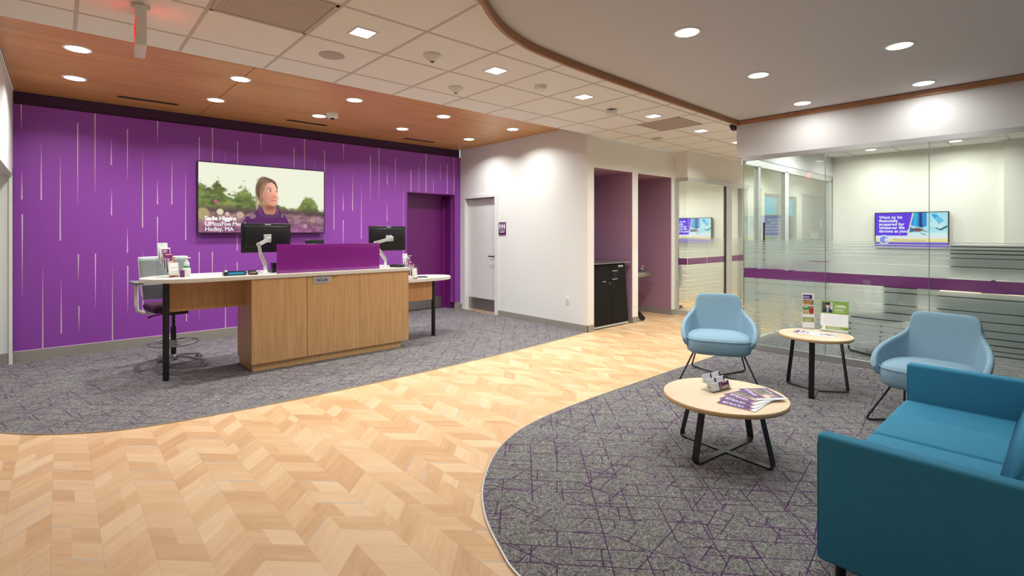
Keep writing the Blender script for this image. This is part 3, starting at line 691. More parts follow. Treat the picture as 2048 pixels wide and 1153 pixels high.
    im = put(im, ell(u, v, .574, .445, .011, .018, .8)*.8, (216,126,106)); im = put(im, poly(u, v, [(.575,.36),(.582,.36),(.586,.44),(.578,.45)])*.5, (240,190,168)); im = put(im, ell(u, v, .566, .455, .004, .007, .6), (120,50,44))
    im = put(im, ell(u, v, .563, .50, .019, .016, .4, .15), (170,72,70)); im = put(im, ell(u, v, .564, .496, .013, .006, .5, .15), (240,226,220))
    return im
def make_tv(name, label, origin, w, h, fn, nx, ny, xdir, normal, mount):
    c = Vector(origin)+Vector(xdir)*w/2; t = thing(name, label, 'television', tuple(c)); n = Vector(normal); x = Vector(xdir)
    def bx(a, b, z0, z1, d0, d1):
        P0 = Vector(origin)+x*a+n*d0; P1 = Vector(origin)+x*b+n*d1
        return MB().box(min(P0.x,P1.x), max(P0.x,P1.x), min(P0.y,P1.y), max(P0.y,P1.y), origin[2]+z0, origin[2]+z1)
    bx(-.012, w+.012, -.012, h+.012, -.05, -.001).build('casing', BLACKP, t, world=True)
    for a in ((-.012, 0, -.012, h+.012), (w, w+.012, -.012, h+.012), (0, w, -.012, 0), (0, w, h, h+.012)):
        bx(*a, -.001, .003).build('bezel', BLACKP, t, world=True)
    bx(w*.3, w*.7, h*.3, h*.7, -.05-mount, -.05).build('wall_bracket', BLACK, t, world=True)
    s = paint('screen', w, h, nx, ny, fn, SCREEN, t, frame(tuple(Vector(origin)+n*.0005), xdir, (0,0,1)), world=True)
    return t, s
EW = emis('screen_white', (255,255,255), 1.1)
tv, scr = make_tv('wall_television', 'large wall television showing a smiling speaker outdoors, on the purple wall', (1.40, 7.92, 1.485), 1.71, .96, tv_picture, 340, 190, (1,0,0), (0,-1,0), .035)
for b, z, s, bo in (('Sadie Higgins', 1.655, .080, .002), ('UMassFive Member', 1.579, .080, 0), ('Hadley, MA', 1.506, .080, 0)):
    text(b, s, EW, scr, frame((1.475, 7.9155, z), (1,0,0), (0,0,1)), bold=bo, world=True, space=.93)
def ad_picture(u, v):
    im = blank(u, (214,244,250)); n = fbm(u, v, 10)
    im = put(im, ((u > .5) & (v < .62))*(.3+.5*n), (150,222,248))
    im = put(im, poly(u, v, [(.5,-.1),(.72,-.1),(.72,.40),(.66,.44),(.5,.36)]), (26,140,222))
    im = put(im, poly(u, v, [(.55,-.1),(.60,-.1),(.585,.40),(.54,.36)])*.7, (40,200,244)); im = put(im, poly(u, v, [(.62,-.1),(.66,-.1),(.665,.42),(.625,.42)]), (8,44,110))
    im = put(im, poly(u, v, [(.78,.05),(.84,.04),(.95,.26),(.88,.34)]), (28,170,240)); im = put(im, poly(u, v, [(.74,.38),(.86,.12),(.97,.30),(.92,.46)])*.35, (255,255,255))
    im = put(im, poly(u, v, [(.84,.43),(.90,.48),(.99,.38),(1,.42),(.91,.52),(.84,.46)]), (20,60,100))
    im = put(im, poly(u, v, [(.48,.40),(.54,.46),(.55,.56),(.47,.58)]), (20,120,170)); im = put(im, ell(u, v, .60, .50, .075, .055, .25), (122,84,84))
    for k in range(4): im = put(im, ell(u, v, .655+.018*k, .51+.012*k, .035, .010, .4, .55), (150,104,104))
    im = put(im, poly(u, v, [(.47,.60),(.56,.57),(.72,.60),(.99,.56),(1,.72),(.46,.72)])*.8, (228,246,248))
    im = put(im, poly(u, v, [(.64,.60),(.70,.63),(.73,.66),(.72,.665),(.64,.62)]), (40,120,170))
    im = put(im, poly(u, v, [(0,0),(.53,0),(.455,.68),(0,.68)]), (98,50,236)); im = put(im, poly(u, v, [(.53,0),(.547,0),(.472,.68),(.455,.68)]), (250,240,214))
    im = put(im, rect(u, v, 0, 1, .68, .76), (234,238,250)); im = put(im, rect(u, v, 0, 1, .76, .86), (250,230,160)); im = put(im, rect(u, v, 0, 1, .86, 1), (104,58,224))
    d = np.sqrt(((u-.125)*1.77)**2+(v-.80)**2); im = put(im, (.15-d)/.01, (240,246,255)); im = put(im, (.115-d)/.01, (96,110,236))
    a = np.arctan2(v-.80, (u-.125)*1.77); im = put(im, ((d < .105) & (np.abs(np.sin(a*4)) > .92))*1., (190,220,255)); im = put(im, ell(u, v, .16, .80, .03, .06, .7)*.8, (236,240,255))
    return im
AD = ['Want to be', 'financially', 'prepared for', 'whatever life', 'throws at you?']
EP = emis('screen_grey_text', (150,140,110), 1)
def office_tv(label, origin, w, h):
    t, s = make_tv('office_television', label, origin, w, h, ad_picture, 128, 72, (0,-1,0), (-1,0,0), .03); k = h/.53
    for i, b in enumerate(AD): text(b, .064*k, EW, s, frame((origin[0]-.0035, origin[1]-.047*w/.9, origin[2]+h*(.84-.105*i)), (0,-1,0), (0,0,1)), bold=.0014, world=True)
    text("We're here to guide you.", .04*k, EP, s, frame((origin[0]-.0035, origin[1]-.26*w, origin[2]+h*.172), (0,-1,0), (0,0,1)), world=True)
    return t
office_tv('wall screen with a financial advert inside the large glass office', (9.915, 2.165, 1.262), .90, .53)
office_tv('wall screen with the same advert inside the far office, beyond the corridor', (10.515, 6.21, 1.265), .95, .535)
t = thing('wall_box', 'low grey box on the wall under the office screen', 'box', (9.96, 1.6, .68))
MB().rbox(-.04, .035, -.3, .3, -.12, .12, .008).build('body', GPLAST, t); MB().box(-.042, -.038, -.28, .28, -.005, .005).build('seam', BLACKP, t)

# ------------------------------------------------------------------ lounge seating
def make_lounge(label, loc, az):
    """local: faces -y"""
    t = thing('lounge_chair', label, 'armchair', loc, az+PI/2, 'pale blue lounge chairs')
    topc = [(0,.392,.822),(.10,.391,.822),(.17,.388,.820),(.208,.383,.806),(.222,.372,.765),(.228,.355,.715),(.238,.328,.668),(.262,.27,.636),(.292,.18,.612),(.315,.07,.59),(.330,-.05,.566),(.334,-.16,.535),(.326,-.24,.49),(.306,-.285,.435)]
    botc = [(0,.25,.36),(.07,.25,.36),(.13,.245,.36),(.175,.235,.36),(.205,.22,.36),(.225,.20,.36),(.238,.175,.36),(.252,.14,.36),(.266,.08,.358),(.276,.01,.357),(.284,-.07,.358),(.288,-.15,.362),(.286,-.215,.37),(.276,-.262,.38)]
    full_t = [(-x, y, z) for x, y, z in topc[:0:-1]]+topc; full_b = [(-x, y, z) for x, y, z in botc[:0:-1]]+botc
    rows = 6; V = []; n = len(full_t)
    for r in range(rows+1):
        f = r/rows
        for a, b in zip(full_b, full_t):
            p = Vector(a).lerp(Vector(b), f); o = Vector((p.x, p.y-.0, 0)); bul = .008*math.sin(PI*f)
            if o.length > 0: p += o.normalized()*bul
            V.append(p)
    F = [(r*n+i, r*n+i+1, (r+1)*n+i+1, (r+1)*n+i) for r in range(rows) for i in range(n-1)]
    s = MB().add(V, F, True).build('shell', CHAIRF, t)
    so = s.modifiers.new('thick', 'SOLIDIFY'); so.thickness = .042; so.offset = 0
    su = s.modifiers.new('smooth', 'SUBSURF'); su.levels = 2; su.render_levels = 2
    # seat: rounded pad, slightly domed
    out = []
    for k in range(40):
        a = 2*PI*k/40; c, d = math.cos(a), math.sin(a)
        x = .298*math.copysign(abs(c)**.55, c); y = -.045+.30*math.copysign(abs(d)**.55, d)
        if y > 0: x *= 1-.22*min(1, y/.25)
        out.append((x, y))
    prof = [(.90,.300),(.97,.315),(1.0,.345),(1.01,.385),(1.0,.425),(.965,.448),(.90,.462),(.6,.474),(.3,.478)]
    V = [(x*k, (y+.045)*k-.045, z) for k, z in prof for x, y in out]; m = 40
    F = [(j*m+i, j*m+(i+1) % m, (j+1)*m+(i+1) % m, (j+1)*m+i) for j in range(len(prof)-1) for i in range(m)]+[list(range(m))[::-1], list(range((len(prof)-1)*m, len(prof)*m))]
    MB().add(V, F, True).build('seat', CHAIRF, t)
    MB().tube([(x*1.008, (y+.045)*1.008-.045, .438) for x, y in out], .004, 6, True).build('seat_welt', CHAIRF, t)
    MB().rbox(-.2, .2, -.2, .18, .285, .305, .008).build('seat_plate', BLACK, t)
    for s in (-1, 1):     # two crossing wire legs: front foot one side, diagonal bar, rear foot other side
        A = Vector((s*.22, -.12, .30)); B = Vector((s*.36, -.30, .012)); C = Vector((-s*.27, .38, .012)); D = Vector((-s*.20, .10, .30))
        def rnd(p, q, r, k=.05):
            a = q+(p-q).normalized()*k; b = q+(r-q).normalized()*k
            return [a, a.lerp(q, .6).lerp(b.lerp(q, .6), .25), a.lerp(q, .6).lerp(b.lerp(q, .6), .75), b]
        lift = Vector((0, 0, .014*(s > 0)))
        mid = (B+C)/2+lift
        pts = [A]+rnd(A, B, mid)+[mid]+rnd(mid, C, D)+[D]
        MB().tube(pts, .008, 8).build('leg', BLACK, t)
    return t
make_lounge('pale blue lounge chair facing the camera, behind the low round table', (4.95, 2.40, .007), math.radians(206))
make_lounge('pale blue lounge chair on the right, behind the teal sofa arm', (4.98, .72, .007), math.radians(177))

sofa = thing('sofa', 'teal two-seat sofa with square arms in the right foreground', 'sofa', (3.305, .3, .007))
def welt(pts, parent, closed=True, r=.0035): MB().tube(pts, r, 6, closed).build('welt', SOFAF, parent, world=True)
for x0, x1 in ((2.40, 2.485), (4.125, 4.21)):
    a = MB().rbox(x0, x1, -.22, .735, .09, .624, .018, 4).build('arm', SOFAF, sofa, world=True)
    for x in (x0+.004, x1-.004): welt([(x, -.2, .606), (x, .70, .606), (x, .722, .60), (x, .729, .585), (x, .729, .115)], a, False)
MB().rbox(2.485, 4.125, .05, .715, .10, .235, .012).build('base', SOFAF, sofa, world=True)
for x0, x1 in ((2.487, 3.304), (3.306, 4.123)):
    c = MB().rbox(x0, x1, .10, .745, .225, .395, .03, 5).build('seat_cushion', SOFAF, sofa, world=True)
back = MB()
V = []
for x in (2.487, 4.123): pass
bm = bmesh.new(); bmesh.ops.create_cube(bm, size=1)
for v in bm.verts:
    x = 3.305+v.co.x*1.636; top = v.co.z > 0; y = (-.22 if v.co.y < 0 else (.10 if top else .235)); v.co = (x, y, .74 if top else .36)
bmesh.ops.bevel(bm, geom=bm.edges[:], offset=.04, segments=5, affect='EDGES')
back.bmadd(bm).build('back_cushion', SOFAF, sofa, world=True)
MB().rbox(2.43, 4.18, -.235, -.17, .09, .66, .018).build('back_panel', SOFAF, sofa, world=True)
for x in (2.46, 4.15):
    for y in (-.15, .66): MB().cyl((x, y, .007), (x, y, .095), .018, .02).build('foot', BLACK, sofa, world=True)

# ------------------------------------------------------------------ tables
def bent(ps, k=.035, n=5):
    P = [Vector(p) for p in ps]; out = [P[0]]
    for i in range(1, len(P)-1):
        a = P[i]+(P[i-1]-P[i]).normalized()*k; b = P[i]+(P[i+1]-P[i]).normalized()*k
        for j in range(n+1): t = j/n; out.append(a*(1-t)**2+P[i]*2*t*(1-t)+b*t*t)
    return out+[P[-1]]
def tabletop(t, R, z, th):
    MB().lathe([(R-.004, z-.0005), (R, z-.003), (R, z-th+.002), (R-.003, z-th)], n=72).build('edge_band', TABLEE, t)
    MB().lathe([(R-.0035, z-.004), (R-.0035, z), (.001, z)], n=72, sm=False).build('tabletop', TABLEW, t)
ct = thing('coffee_table', 'low round pale wood table with crossed black flat-bar legs, in front', 'table', (3.335, 1.575, .007))
tabletop(ct, .392, .385, .028)
for a0 in (84, 174):
    a = math.radians(a0); d = Vector((math.cos(a), math.sin(a), 0)); w = Vector((-math.sin(a), math.cos(a), 0)); lift = .004 if a0 == 84 else .0045
    pts = bent([d*.245+Vector((0,0,.357)), d*.335+Vector((0,0,lift)), d*-.335+Vector((0,0,lift)), d*-.245+Vector((0,0,.357))])
    MB().ribbon(pts, .045 if a0 == 84 else .0449, .008, w).build('leg', BLACK, ct)
stb = thing('side_table', 'taller round pale wood side table with three black flat-bar legs', 'table', (5.235, 1.61, .007))
tabletop(stb, .302, .528, .026)
for k, a0 in enumerate((71, 191, 311)):
    a = math.radians(a0); d = Vector((math.cos(a), math.sin(a), 0)); w = Vector((-math.sin(a), math.cos(a), 0))
    MB().ribbon(bent([d*.22+Vector((0,0,.502)), d*.285+Vector((0,0,.0045)), d*.01+Vector((0,0,.0045+.0003*k))]), .045, .008, w).build('leg', BLACK, stb)

# literature on the low table
def mag_cover(u, v):
    im = blank(u, (92,40,122)); n = fbm(u, v, 8)
    m = rect(u, v, .06, .90, .10, .66)[..., None]; pic = np.array((118,112,110.))*(.35+1.2*n[..., None]); im = im*(1-m)+pic*m
    im = put(im, ell(u, v, .66, .40, .13, .17, .3), (206,160,138)); im = put(im, ell(u, v, .74, .52, .12, .10, .3), (232,220,214)); im = put(im, rect(u, v, .06, .90, .56, .66)*.6, (198,150,110)); im = put(im, rect(u, v, .06, .5, .10, .2)*.5, (214,220,226))
    k_ = np.floor(u*30); w = (((u*30) % 1 < .55+.3*((k_*7) % 3 == 0)) & (np.abs(v-.80-.012*((k_*5) % 3-1)) < .045+.02*((k_*3) % 2))) & (((k_*11) % 7) != 0)
    im = put(im, w*rect(u, v, .10, .64, .66, .95), (226,214,240)); im = put(im, rect(u, v, .08, .30, .70, .735), (216,200,232))
    im = put(im, rect(u, v, .82, .86, .70, .92), (222,120,80)); im = put(im, rect(u, v, .885, 1, 0, 1), (246,246,248))
    return im
def make_mag(loc, ang, label):
    t = thing('brochure', label, 'brochure', loc, ang, 'magazines fanned on the low table')
    MB().box(0, .235, 0, .20, 0, .0032).build('pages', PAPER, t)
    paint('cover', .235, .20, 80, 66, mag_cover, PRINT, t, frame((0, 0, .0036), (1,0,0), (0,1,0))); return t
ZTT = .392
fan = [((3.125, 1.525), 272, 'purple magazine at the bottom of the fan, nearest the camera'), ((3.20, 1.545), 265, 'purple magazine second from the bottom of the fan'),
       ((3.29, 1.56), 256, 'purple magazine second from the top of the fan'), ((3.47, 1.54), 232, 'magazine with a photo cover lying on top of the fan')]
for k, ((x, y), a, l) in enumerate(fan):
    make_mag((x, y, ZTT+.001+k*.0042), math.radians(a), l)
# business card holder with six stacks of cards
ch = thing('card_holder', 'clear acrylic tiered business card holder on the low table', 'card holder', (3.40, 1.66, ZTT), math.radians(-10))
mb = MB()
for k in range(3): mb.box(-.10, .10, -.045+.034*k, -.043+.034*k, .0+.022*k, .030+.022*k).box(-.10, .10, -.045+.034*k, -.011+.034*k, .006+.022*k, .008+.022*k)
mb.box(-.10, -.098, -.045, .06, 0, .07).box(.098, .10, -.045, .06, 0, .07).box(-.10, .10, -.06, .06, 0, .002)
mb.build('tiers', ACRY, ch)
def card_fn(u, v):
    im = blank(u, (244,242,246)); im = put(im, rect(u, v, .8, 1, 0, 1), (96,34,96)); im = put(im, rect(u, v, .1, .5, .3, .36), (150,130,160)); return im
def card2_fn(u, v):
    im = blank(u, (96,34,96)); im = put(im, rect(u, v, .2, .8, .12, .2), (230,220,235)); im = put(im, rect(u, v, .2, .7, .3, .36), (230,220,235)); im = put(im, rect(u, v, .1, .9, .6, .95), (196,160,140)); return im
R50 = Matrix.Rotation(-.25, 4, 'X')
for k in range(3):
    for s in (0, 1):
        c = thing('business_card_stack', f'stack of business cards, {"left" if s == 0 else "right"} in the {["front","middle","rear"][k]} tier of the holder', 'business cards', (3.40, 1.66, ZTT), math.radians(-10), 'business cards in the holder')
        Mx = Matrix.Translation((-.093+.095*s, -.040+.034*k, .009+.022*k)) @ R50
        MB().box(0, .088, .001, .012, 0, .052).build('cards', PAPER, c, M=Mx)
        paint('front_card', .088, .052, 14, 8, card_fn if not (k == 0 and s == 1) else card2_fn, PRINT, c, Mx @ frame((0,0,0), (1,0,0), (0,0,1)))
# side table: two upright cards and a flat leaflet
ZS = .535
def tall_fn(u, v):
    im = blank(u, (244,244,244)); n = fbm(u, v, 12)
    im = put(im, rect(u, v, .07, .85, .05, .17), (84,20,118)); im = put(im, rect(u, v, .10, .62, .085, .105), (225,205,235)); im = put(im, rect(u, v, .10, .58, .12, .14), (225,205,235))
    m = rect(u, v, .04, .96, .19, .34)[..., None]; im = im*(1-m)+np.array((196,160,110.))*(.35+1.1*n[..., None])*m
    im = put(im, ell(u, v, .36, .28, .09, .05, .3), (222,120,50)); im = put(im, ell(u, v, .36, .22, .05, .02, .3), (60,40,30))
    m = rect(u, v, .04, .96, .36, .60)[..., None]; im = im*(1-m)+np.array((214,196,140.))*(.6+.6*n[..., None])*m
    im = put(im, rect(u, v, .04, .58, .37, .48), (84,140,84)); im = put(im, rect(u, v, .12, .45, .39, .41), (235,240,235)); im = put(im, ell(u, v, .76, .50, .2, .10, .2), (186,50,50)); im = put(im, ell(u, v, .76, .41, .09, .04, .2), (150,96,80))
    im = put(im, rect(u, v, .04, .96, .70, .83), (138,160,66)); im = put(im, rect(u, v, .2, .8, .74, .755), (236,240,220)); im = put(im, rect(u, v, .2, .75, .78, .795), (236,240,220)); return im
def sign_fn(u, v):
    im = blank(u, (248,248,248)); im = put(im, rect(u, v, 0, 1, 0, .43), (134,168,66)); n = fbm(u, v, 9)
    im = put(im, rect(u, v, .05, .43, .05, .40), (74,72,78)); im = put(im, rect(u, v, .34, .43, .05, .32), (190,196,206))
    im = put(im, ell(u, v, .25, .17, .072, .085, .15), (222,180,156)); im = put(im, ell(u, v, .25, .105, .078, .045, .2), (40,30,28))
    im = put(im, poly(u, v, [(.07,.40),(.10,.30),(.2,.265),(.3,.265),(.40,.30),(.43,.40)]), (34,38,52)); im = put(im, poly(u, v, [(.21,.265),(.29,.265),(.27,.40),(.23,.40)]), (150,190,220))
    for y, a, b in ((.13,.52,.86),(.155,.60,.90),(.18,.50,.92)): im = put(im, rect(u, v, a, b, y, y+.018), (236,242,224))
    im = put(im, rect(u, v, .50, .94, .235, .243), (220,230,200)); im = put(im, rect(u, v, .50, .82, .28, .32)*((u*60 % 1) > .2), (244,248,236)); im = put(im, rect(u, v, .50, .88, .35, .365), (236,242,224))
    for k in range(6): im = put(im, rect(u, v, .12, .86-.05*(k % 3), .50+.055*k, .508+.055*k), (214,218,220))
    im = put(im, rect(u, v, .0, 1, .85, .96), (134,168,66)); im = put(im, rect(u, v, .06, .2, .83, .98), (248,248,248)); im = put(im, rect(u, v, .25, .7, .875, .89), (230,240,214)); im = put(im, rect(u, v, .25, .8, .915, .93), (230,240,214)); return im
def upright(name, label, x, y, ang, w, h, z0, fn, nx, ny, lean=.12):
    t = thing(name, label, 'sign holder', (x, y, ZS), ang); T = Matrix.Rotation(-lean, 4, 'X')
    MB().box(-w/2-.003, w/2+.003, .0, .002, 0, h+z0).build('acrylic_panel', ACRY, t, M=T)
    MB().box(-w/2, w/2, .002, .075, 0, .0025).build('base', ACRY, t)
    MB().box(-w/2, w/2, .0026, .0036, z0, h+z0-.002).build('card_back', PAPER, t, M=T)
    paint('printed_card', w, h, nx, ny, fn, PRINT, t, T @ frame((-w/2, -.001, z0), (1,0,0), (0,0,1))); return t
upright('card_display', 'tall narrow leaflet display with photos, on the side table', 5.48, 1.745, math.radians(-60), .105, .34, .01, tall_fn, 40, 120, .04)
upright('sign_display', 'green and white slanted sign with a man in a suit, on the side table', 5.475, 1.525, math.radians(-80), .225, .285, .012, sign_fn, 90, 112, .28)
fl = thing('leaflet', 'flat black and white leaflet lying on the side table', 'leaflet', (5.265, 1.62, ZS+.001), math.radians(-88))
MB().box(-.17, .17, -.095, .095, 0, .001).build('sheet', PAPER, fl)
def flyer_fn(u, v):
    im = blank(u, (240,238,244)); n = fbm(u*2, v, 9); im = put(im, rect(u, v, .02, .98, .2, .75)*(n > .5), (168,160,170)); im = put(im, rect(u, v, 0, .2, .1, .9)*((np.abs(u-.1-.08*v) > .03)), (120,90,150)); return im
paint('print', .34, .19, 70, 40, flyer_fn, PRINT, fl, frame((-.17, -.095, .0013), (1,0,0), (0,1,0)))

# ------------------------------------------------------------------ teller desk
desk = thing('reception_desk', 'long oak reception desk with rounded white worktop wings', 'desk', (2.4, 6.1, .007))
ZD = 1.03
def end_pts(cx, cy, a, b, t0, t1, n=26, e=1.0):
    out = []
    for i in range(n+1):
        t = t0+(t1-t0)*i/n; c, s = math.cos(t), math.sin(t); out.append((cx+a*math.copysign(abs(c)**e, c), cy+b*math.copysign(abs(s)**e, s)))
    return out
def slab(polyg, z0, z1, r=.004):
    bm = bmesh.new(); vs = [bm.verts.new((x, y, z0)) for x, y in polyg]; f = bm.faces.new(vs)
    e = bmesh.ops.extrude_face_region(bm, geom=[f]); bmesh.ops.translate(bm, vec=(0,0,z1-z0), verts=[v for v in e['geom'] if isinstance(v, bmesh.types.BMVert)])
    hor = [ed for ed in bm.edges if abs(ed.verts[0].co.z-ed.verts[1].co.z) < 1e-6]
    bmesh.ops.bevel(bm, geom=hor, offset=r, segments=2, affect='EDGES'); return MB().bmadd(bm, sm=False)
slab([(3.385,5.735),(3.385,6.50)]+end_pts(1.10, 6.12, .52, .385, PI/2, 3*PI/2, 30), ZD-.04, ZD).build('worktop', STONE, desk, world=True)
slab([(3.372,6.62),(3.372,6.00)]+end_pts(3.93, 6.31, .43, .31, -PI/2, PI/2, 30), .802, .845).build('low_worktop', STONE, desk, world=True)
MB().box(1.505, 3.37, 5.79, 6.34, .09, .988).build('carcass', DESKW, desk, world=True)
MB().box(1.52, 3.28, 5.80, 6.33, .0071, .09).build('plinth', DESKW, desk, world=True)
for a, b, y in ((1.502, 2.072, 5.762), (2.080, 2.705, 5.768), (2.709, 3.372, 5.768)):
    MB().box(a, b, y, 5.79, .09, .985).build('door', DESKW, desk, world=True)
MB().box(.80, 1.505, 6.08, 6.105, .68, .99).build('modesty_panel', DESKH, desk, world=True)
MB().box(3.372, 3.96, 6.12, 6.14, .53, .802).build('modesty_panel', DESKH, desk, world=True)
MB().cyl((.79,6.04,.007), (.79,6.04,.99), .028, n=24).build('leg', BLACK, desk, world=True)
MB().cyl((4.0,6.15,.007), (4.0,6.15,.802), .028, n=24).build('leg', BLACK, desk, world=True)
MB().cyl((2.385,5.768,.965), (2.385,5.763,.965), .011, n=20).build('lock', STEEL, desk, world=True)
np_ = thing('name_plate', 'small silver NCUA plate on the front of the oak desk', 'sign', (2.242, 5.763, .94))
MB().rbox(-.095, .095, -.006, .004, -.038, .038, .002).build('plate', mat('plate_silver', (186,186,190), .35), np_)
MB().box(-.088, .088, -.0072, -.006, -.031, .031).build('inlay', mat('plate_inlay', (168,168,176), .4), np_)
text('NCUA', .045, BLACKP, np_, frame((0, -.0078, -.016), (1,0,0), (0,0,1)), bold=.0008, align='CENTER')
pp = thing('privacy_panel', 'purple glass privacy panel standing on the desk worktop', 'screen panel', (2.39, 5.85, ZD))
MB().rbox(-.613, .613, -.006, .006, .0, .322, .002).build('panel', mat('purple_glass', (134,30,138), .18, coat=.4), pp)
for x in (-.5, .5): MB().box(x-.03, x+.03, .006, .04, 0, .012).build('clamp', ALUL, pp)

def make_monitor(label, loc, rz, arm):
    t = thing('computer_monitor', label, 'monitor', loc, rz, 'monitors on the desk')
    w, h = .268, .165
    MB().rbox(-w, w, .0, .022, -h, h, .006).build('casing', BLACKP, t)
    MB().rbox(-w+.03, w-.03, -.016, .002, -h+.06, h-.03, .012).build('rear_hump', BLACKP, t)
    MB().box(-w+.05, w-.05, -.0175, -.016, h-.055, h-.051).build('groove', mat('matte_black', (4,4,4), .9), t)
    MB().box(-w+.012, w-.012, .022, .0225, -h+.02, h-.012).build('display', mat('display_dark', (20,24,30), .15), t)
    MB().box(-.02, .045, -.0005, .0, h-.018, h-.008).build('badge', mat('badge_white', (210,210,214), .5), t)
    MB().rbox(-.04, .04, -.03, -.014, -.04, .04, .004).build('mount_plate', ALUL, t)
    return t
m1 = make_monitor('black monitor seen from behind, left one on the desk', (1.755, 6.13, 1.422), math.radians(4), 0)
m2 = make_monitor('black monitor seen from behind, right one on the desk', (3.27, 6.13, 1.405), math.radians(0), 1)
def mon_arm(label, base, elbow, head, wr):
    t = thing('monitor_arm', label, 'monitor arm', base, 0, 'monitor arms'); B = Vector(base)
    e = Vector(elbow)-B; h = Vector(head)-B; k = Vector((0,0,.10))
    MB().lathe([(.045, 0), (.045, .008), (.02, .014), (.018, .10)], n=24).build('base_post', ARMW, t)
    el = e
    def beam(p, q, w, th):
        d = (q-p).normalized(); side = d.cross(Vector((0,1,0))).normalized()
        return MB().ribbon([p, p.lerp(q, .1), p.lerp(q, .9), q], w, th, side)
    b = beam(k, k.lerp(el, .55)+Vector((-.012,0,0)), .036, .03); b.tube([k, k.lerp(el, .5)+Vector((-.012,0,0)), el], .017, 12); b.build('lower_arm', ARMW, t)
    u = beam(el, h, .038, .032); u.cyl(el+Vector((0,-.02,0)), el+Vector((0,.02,0)), .021); u.build('upper_arm', ARMW, t)
    MB().rbox(h.x-.028, h.x+.028, h.y-.022, h.y+.03, h.z-.035, h.z+.025, .008).cyl(h+Vector((.0,.0,.03)), h+Vector((.0,.02,.03)), .018).build('tilt_head', ARMW, t)
    return t
mon_arm('silver monitor arm holding the left monitor', (1.70, 6.0, ZD), (1.632, 5.99, 1.35), (1.75, 6.062, 1.405), wr=0)
mon_arm('silver monitor arm holding the right monitor', (3.165, 6.0, ZD), (3.03, 6.0, 1.35), (3.28, 6.062, 1.405), wr=0)

# brochure holders on the desk
def trifold(kind):
    def fn(u, v):
        n = fbm(u, v, 9)
        if kind == 0: im = blank(u, (226,232,228)); im = put(im, rect(u, v, .15, .5, .12, .15), (150,160,156))
        elif kind == 1: im = blank(u, (242,240,244)); im = put(im, rect(u, v, .1, .93, .08, 1), (106,30,96)); im = put(im, rect(u, v, .16, .7, .16, .20), (226,200,224)); im = put(im, rect(u, v, .16, .62, .25, .29), (226,200,224))
        elif kind == 2: im = blank(u, (128,34,96)); im = put(im, rect(u, v, .2, .9, .07, .11), (235,200,215)); im = put(im, rect(u, v, 0, 1, .3, 1)*n, (206,140,110))
        elif kind == 3: im = blank(u, (96,44,110)); im = put(im, rect(u, v, .62, 1, 0, .6)*(.4+.6*n), (206,164,130)); [0]; 
        else: im = blank(u, (244,242,240)); im = put(im, rect(u, v, 0, 1, 0, .045), (222,140,60)); im = put(im, rect(u, v, .15, .9, .38, .40), (120,110,130)); im = put(im, rect(u, v, 0, 1, .86, .93), (232,150,60)); im = put(im, rect(u, v, 0, 1, .93, 1), (96,30,100))
        if kind == 3:
            for i, (a, b) in enumerate(((.1,.4),(.12,.66),(.12,.8),(.12,.9))): im = put(im, rect(u, v, a, b, .10+.16*i, .18+.16*i)*((u*11 % 1) > .18), (238,226,240))
        return im
    return fn
def make_holder(loc, rz, where):
    t = thing('brochure_holder', f'clear tiered acrylic brochure holder {where}', 'brochure holder', loc, rz, 'brochure holders on the desk')
    mb = MB(); w = .055
    for k in range(5):
        y = .038*k; z = .045*k
        mb.box(-w, w, y, y+.0015, z, z+.07).box(-w, w, y, y+.036, z, z+.0015)
    mb.box(-w, -w+.0015, 0, .196, 0, .2).box(w-.0015, w, 0, .196, 0, .2).box(-w, w, .1945, .196, 0, .30)
    mb.build('pockets', ACRY, t)
    br = []
    names = ['white and orange', 'purple photo', 'dark pink', 'purple framed', 'plain pale']
    for k in range(5):
        c = thing('leaflet', f'{names[k]} leaflet in the brochure holder {where}', 'leaflet', loc, rz, 'leaflets in the desk brochure holders')
        Mx = Matrix.Translation((-.05, .006+.038*k, .003+.045*k)) @ Matrix.Rotation(-.12, 4, 'X')
        hh = (.15, .155, .15, .16, .165)[k]
        MB().box(0, .10, .001, .012, 0, hh).build('pages', PAPER, c, M=Mx)
        paint('cover', .10, hh, 26, 42, trifold(4-k), PRINT, c, Mx @ frame((0,0,0), (1,0,0), (0,0,1)))
make_holder((.87, 6.08, ZD), math.radians(28), 'at the left end of the desk')
make_holder((3.64, 6.03, .845), math.radians(25), 'on the low right wing of the desk')
# sanitiser in a white stand
s = thing('hand_sanitiser', 'clear pump bottle with green label in a white stand on the desk', 'bottle', (.985, 6.16, ZD))
MB().rbox(-.032, .032, -.035, .035, 0, .085, .01).build('stand', WPLAST, s)
MB().lathe([(.024,.085),(.026,.10),(.026,.108)], n=24).build('label_band', mat('label_green', (60,170,96), .4), s)
MB().lathe([(.026,.108),(.026,.135),(.012,.158),(.010,.165)], n=24).build('bottle', mat('clear_bottle', (206,222,222), .15, coat=.3), s)
MB().cyl((0,0,.165), (0,0,.185), .005).rbox(-.008, .036, -.007, .007, .184, .194, .003).build('pump', WPLAST, s)
s = thing('white_binder_box', 'small white leaflet box with purple spine beside the sanitiser', 'box', (.925, 6.03, ZD))
MB().box(-.018, .018, -.02, .02, 0, .07).build('box', mat('purple_box', (96,50,104), .5), s)
s = thing('till_tray', 'low dark tray with a blue display on the desk', 'tray', (1.378, 5.93, ZD), math.radians(-3))
MB().rbox(-.105, .105, -.05, .05, 0, .012, .004).box(-.105, .105, -.05, -.045, .012, .042).box(-.105, .105, .045, .05, .012, .042).box(-.105, -.10, -.05, .05, .012, .042).box(.10, .105, -.05, .05, .012, .042).build('tray', mat('tray_smoke', (44,54,60), .3), s)
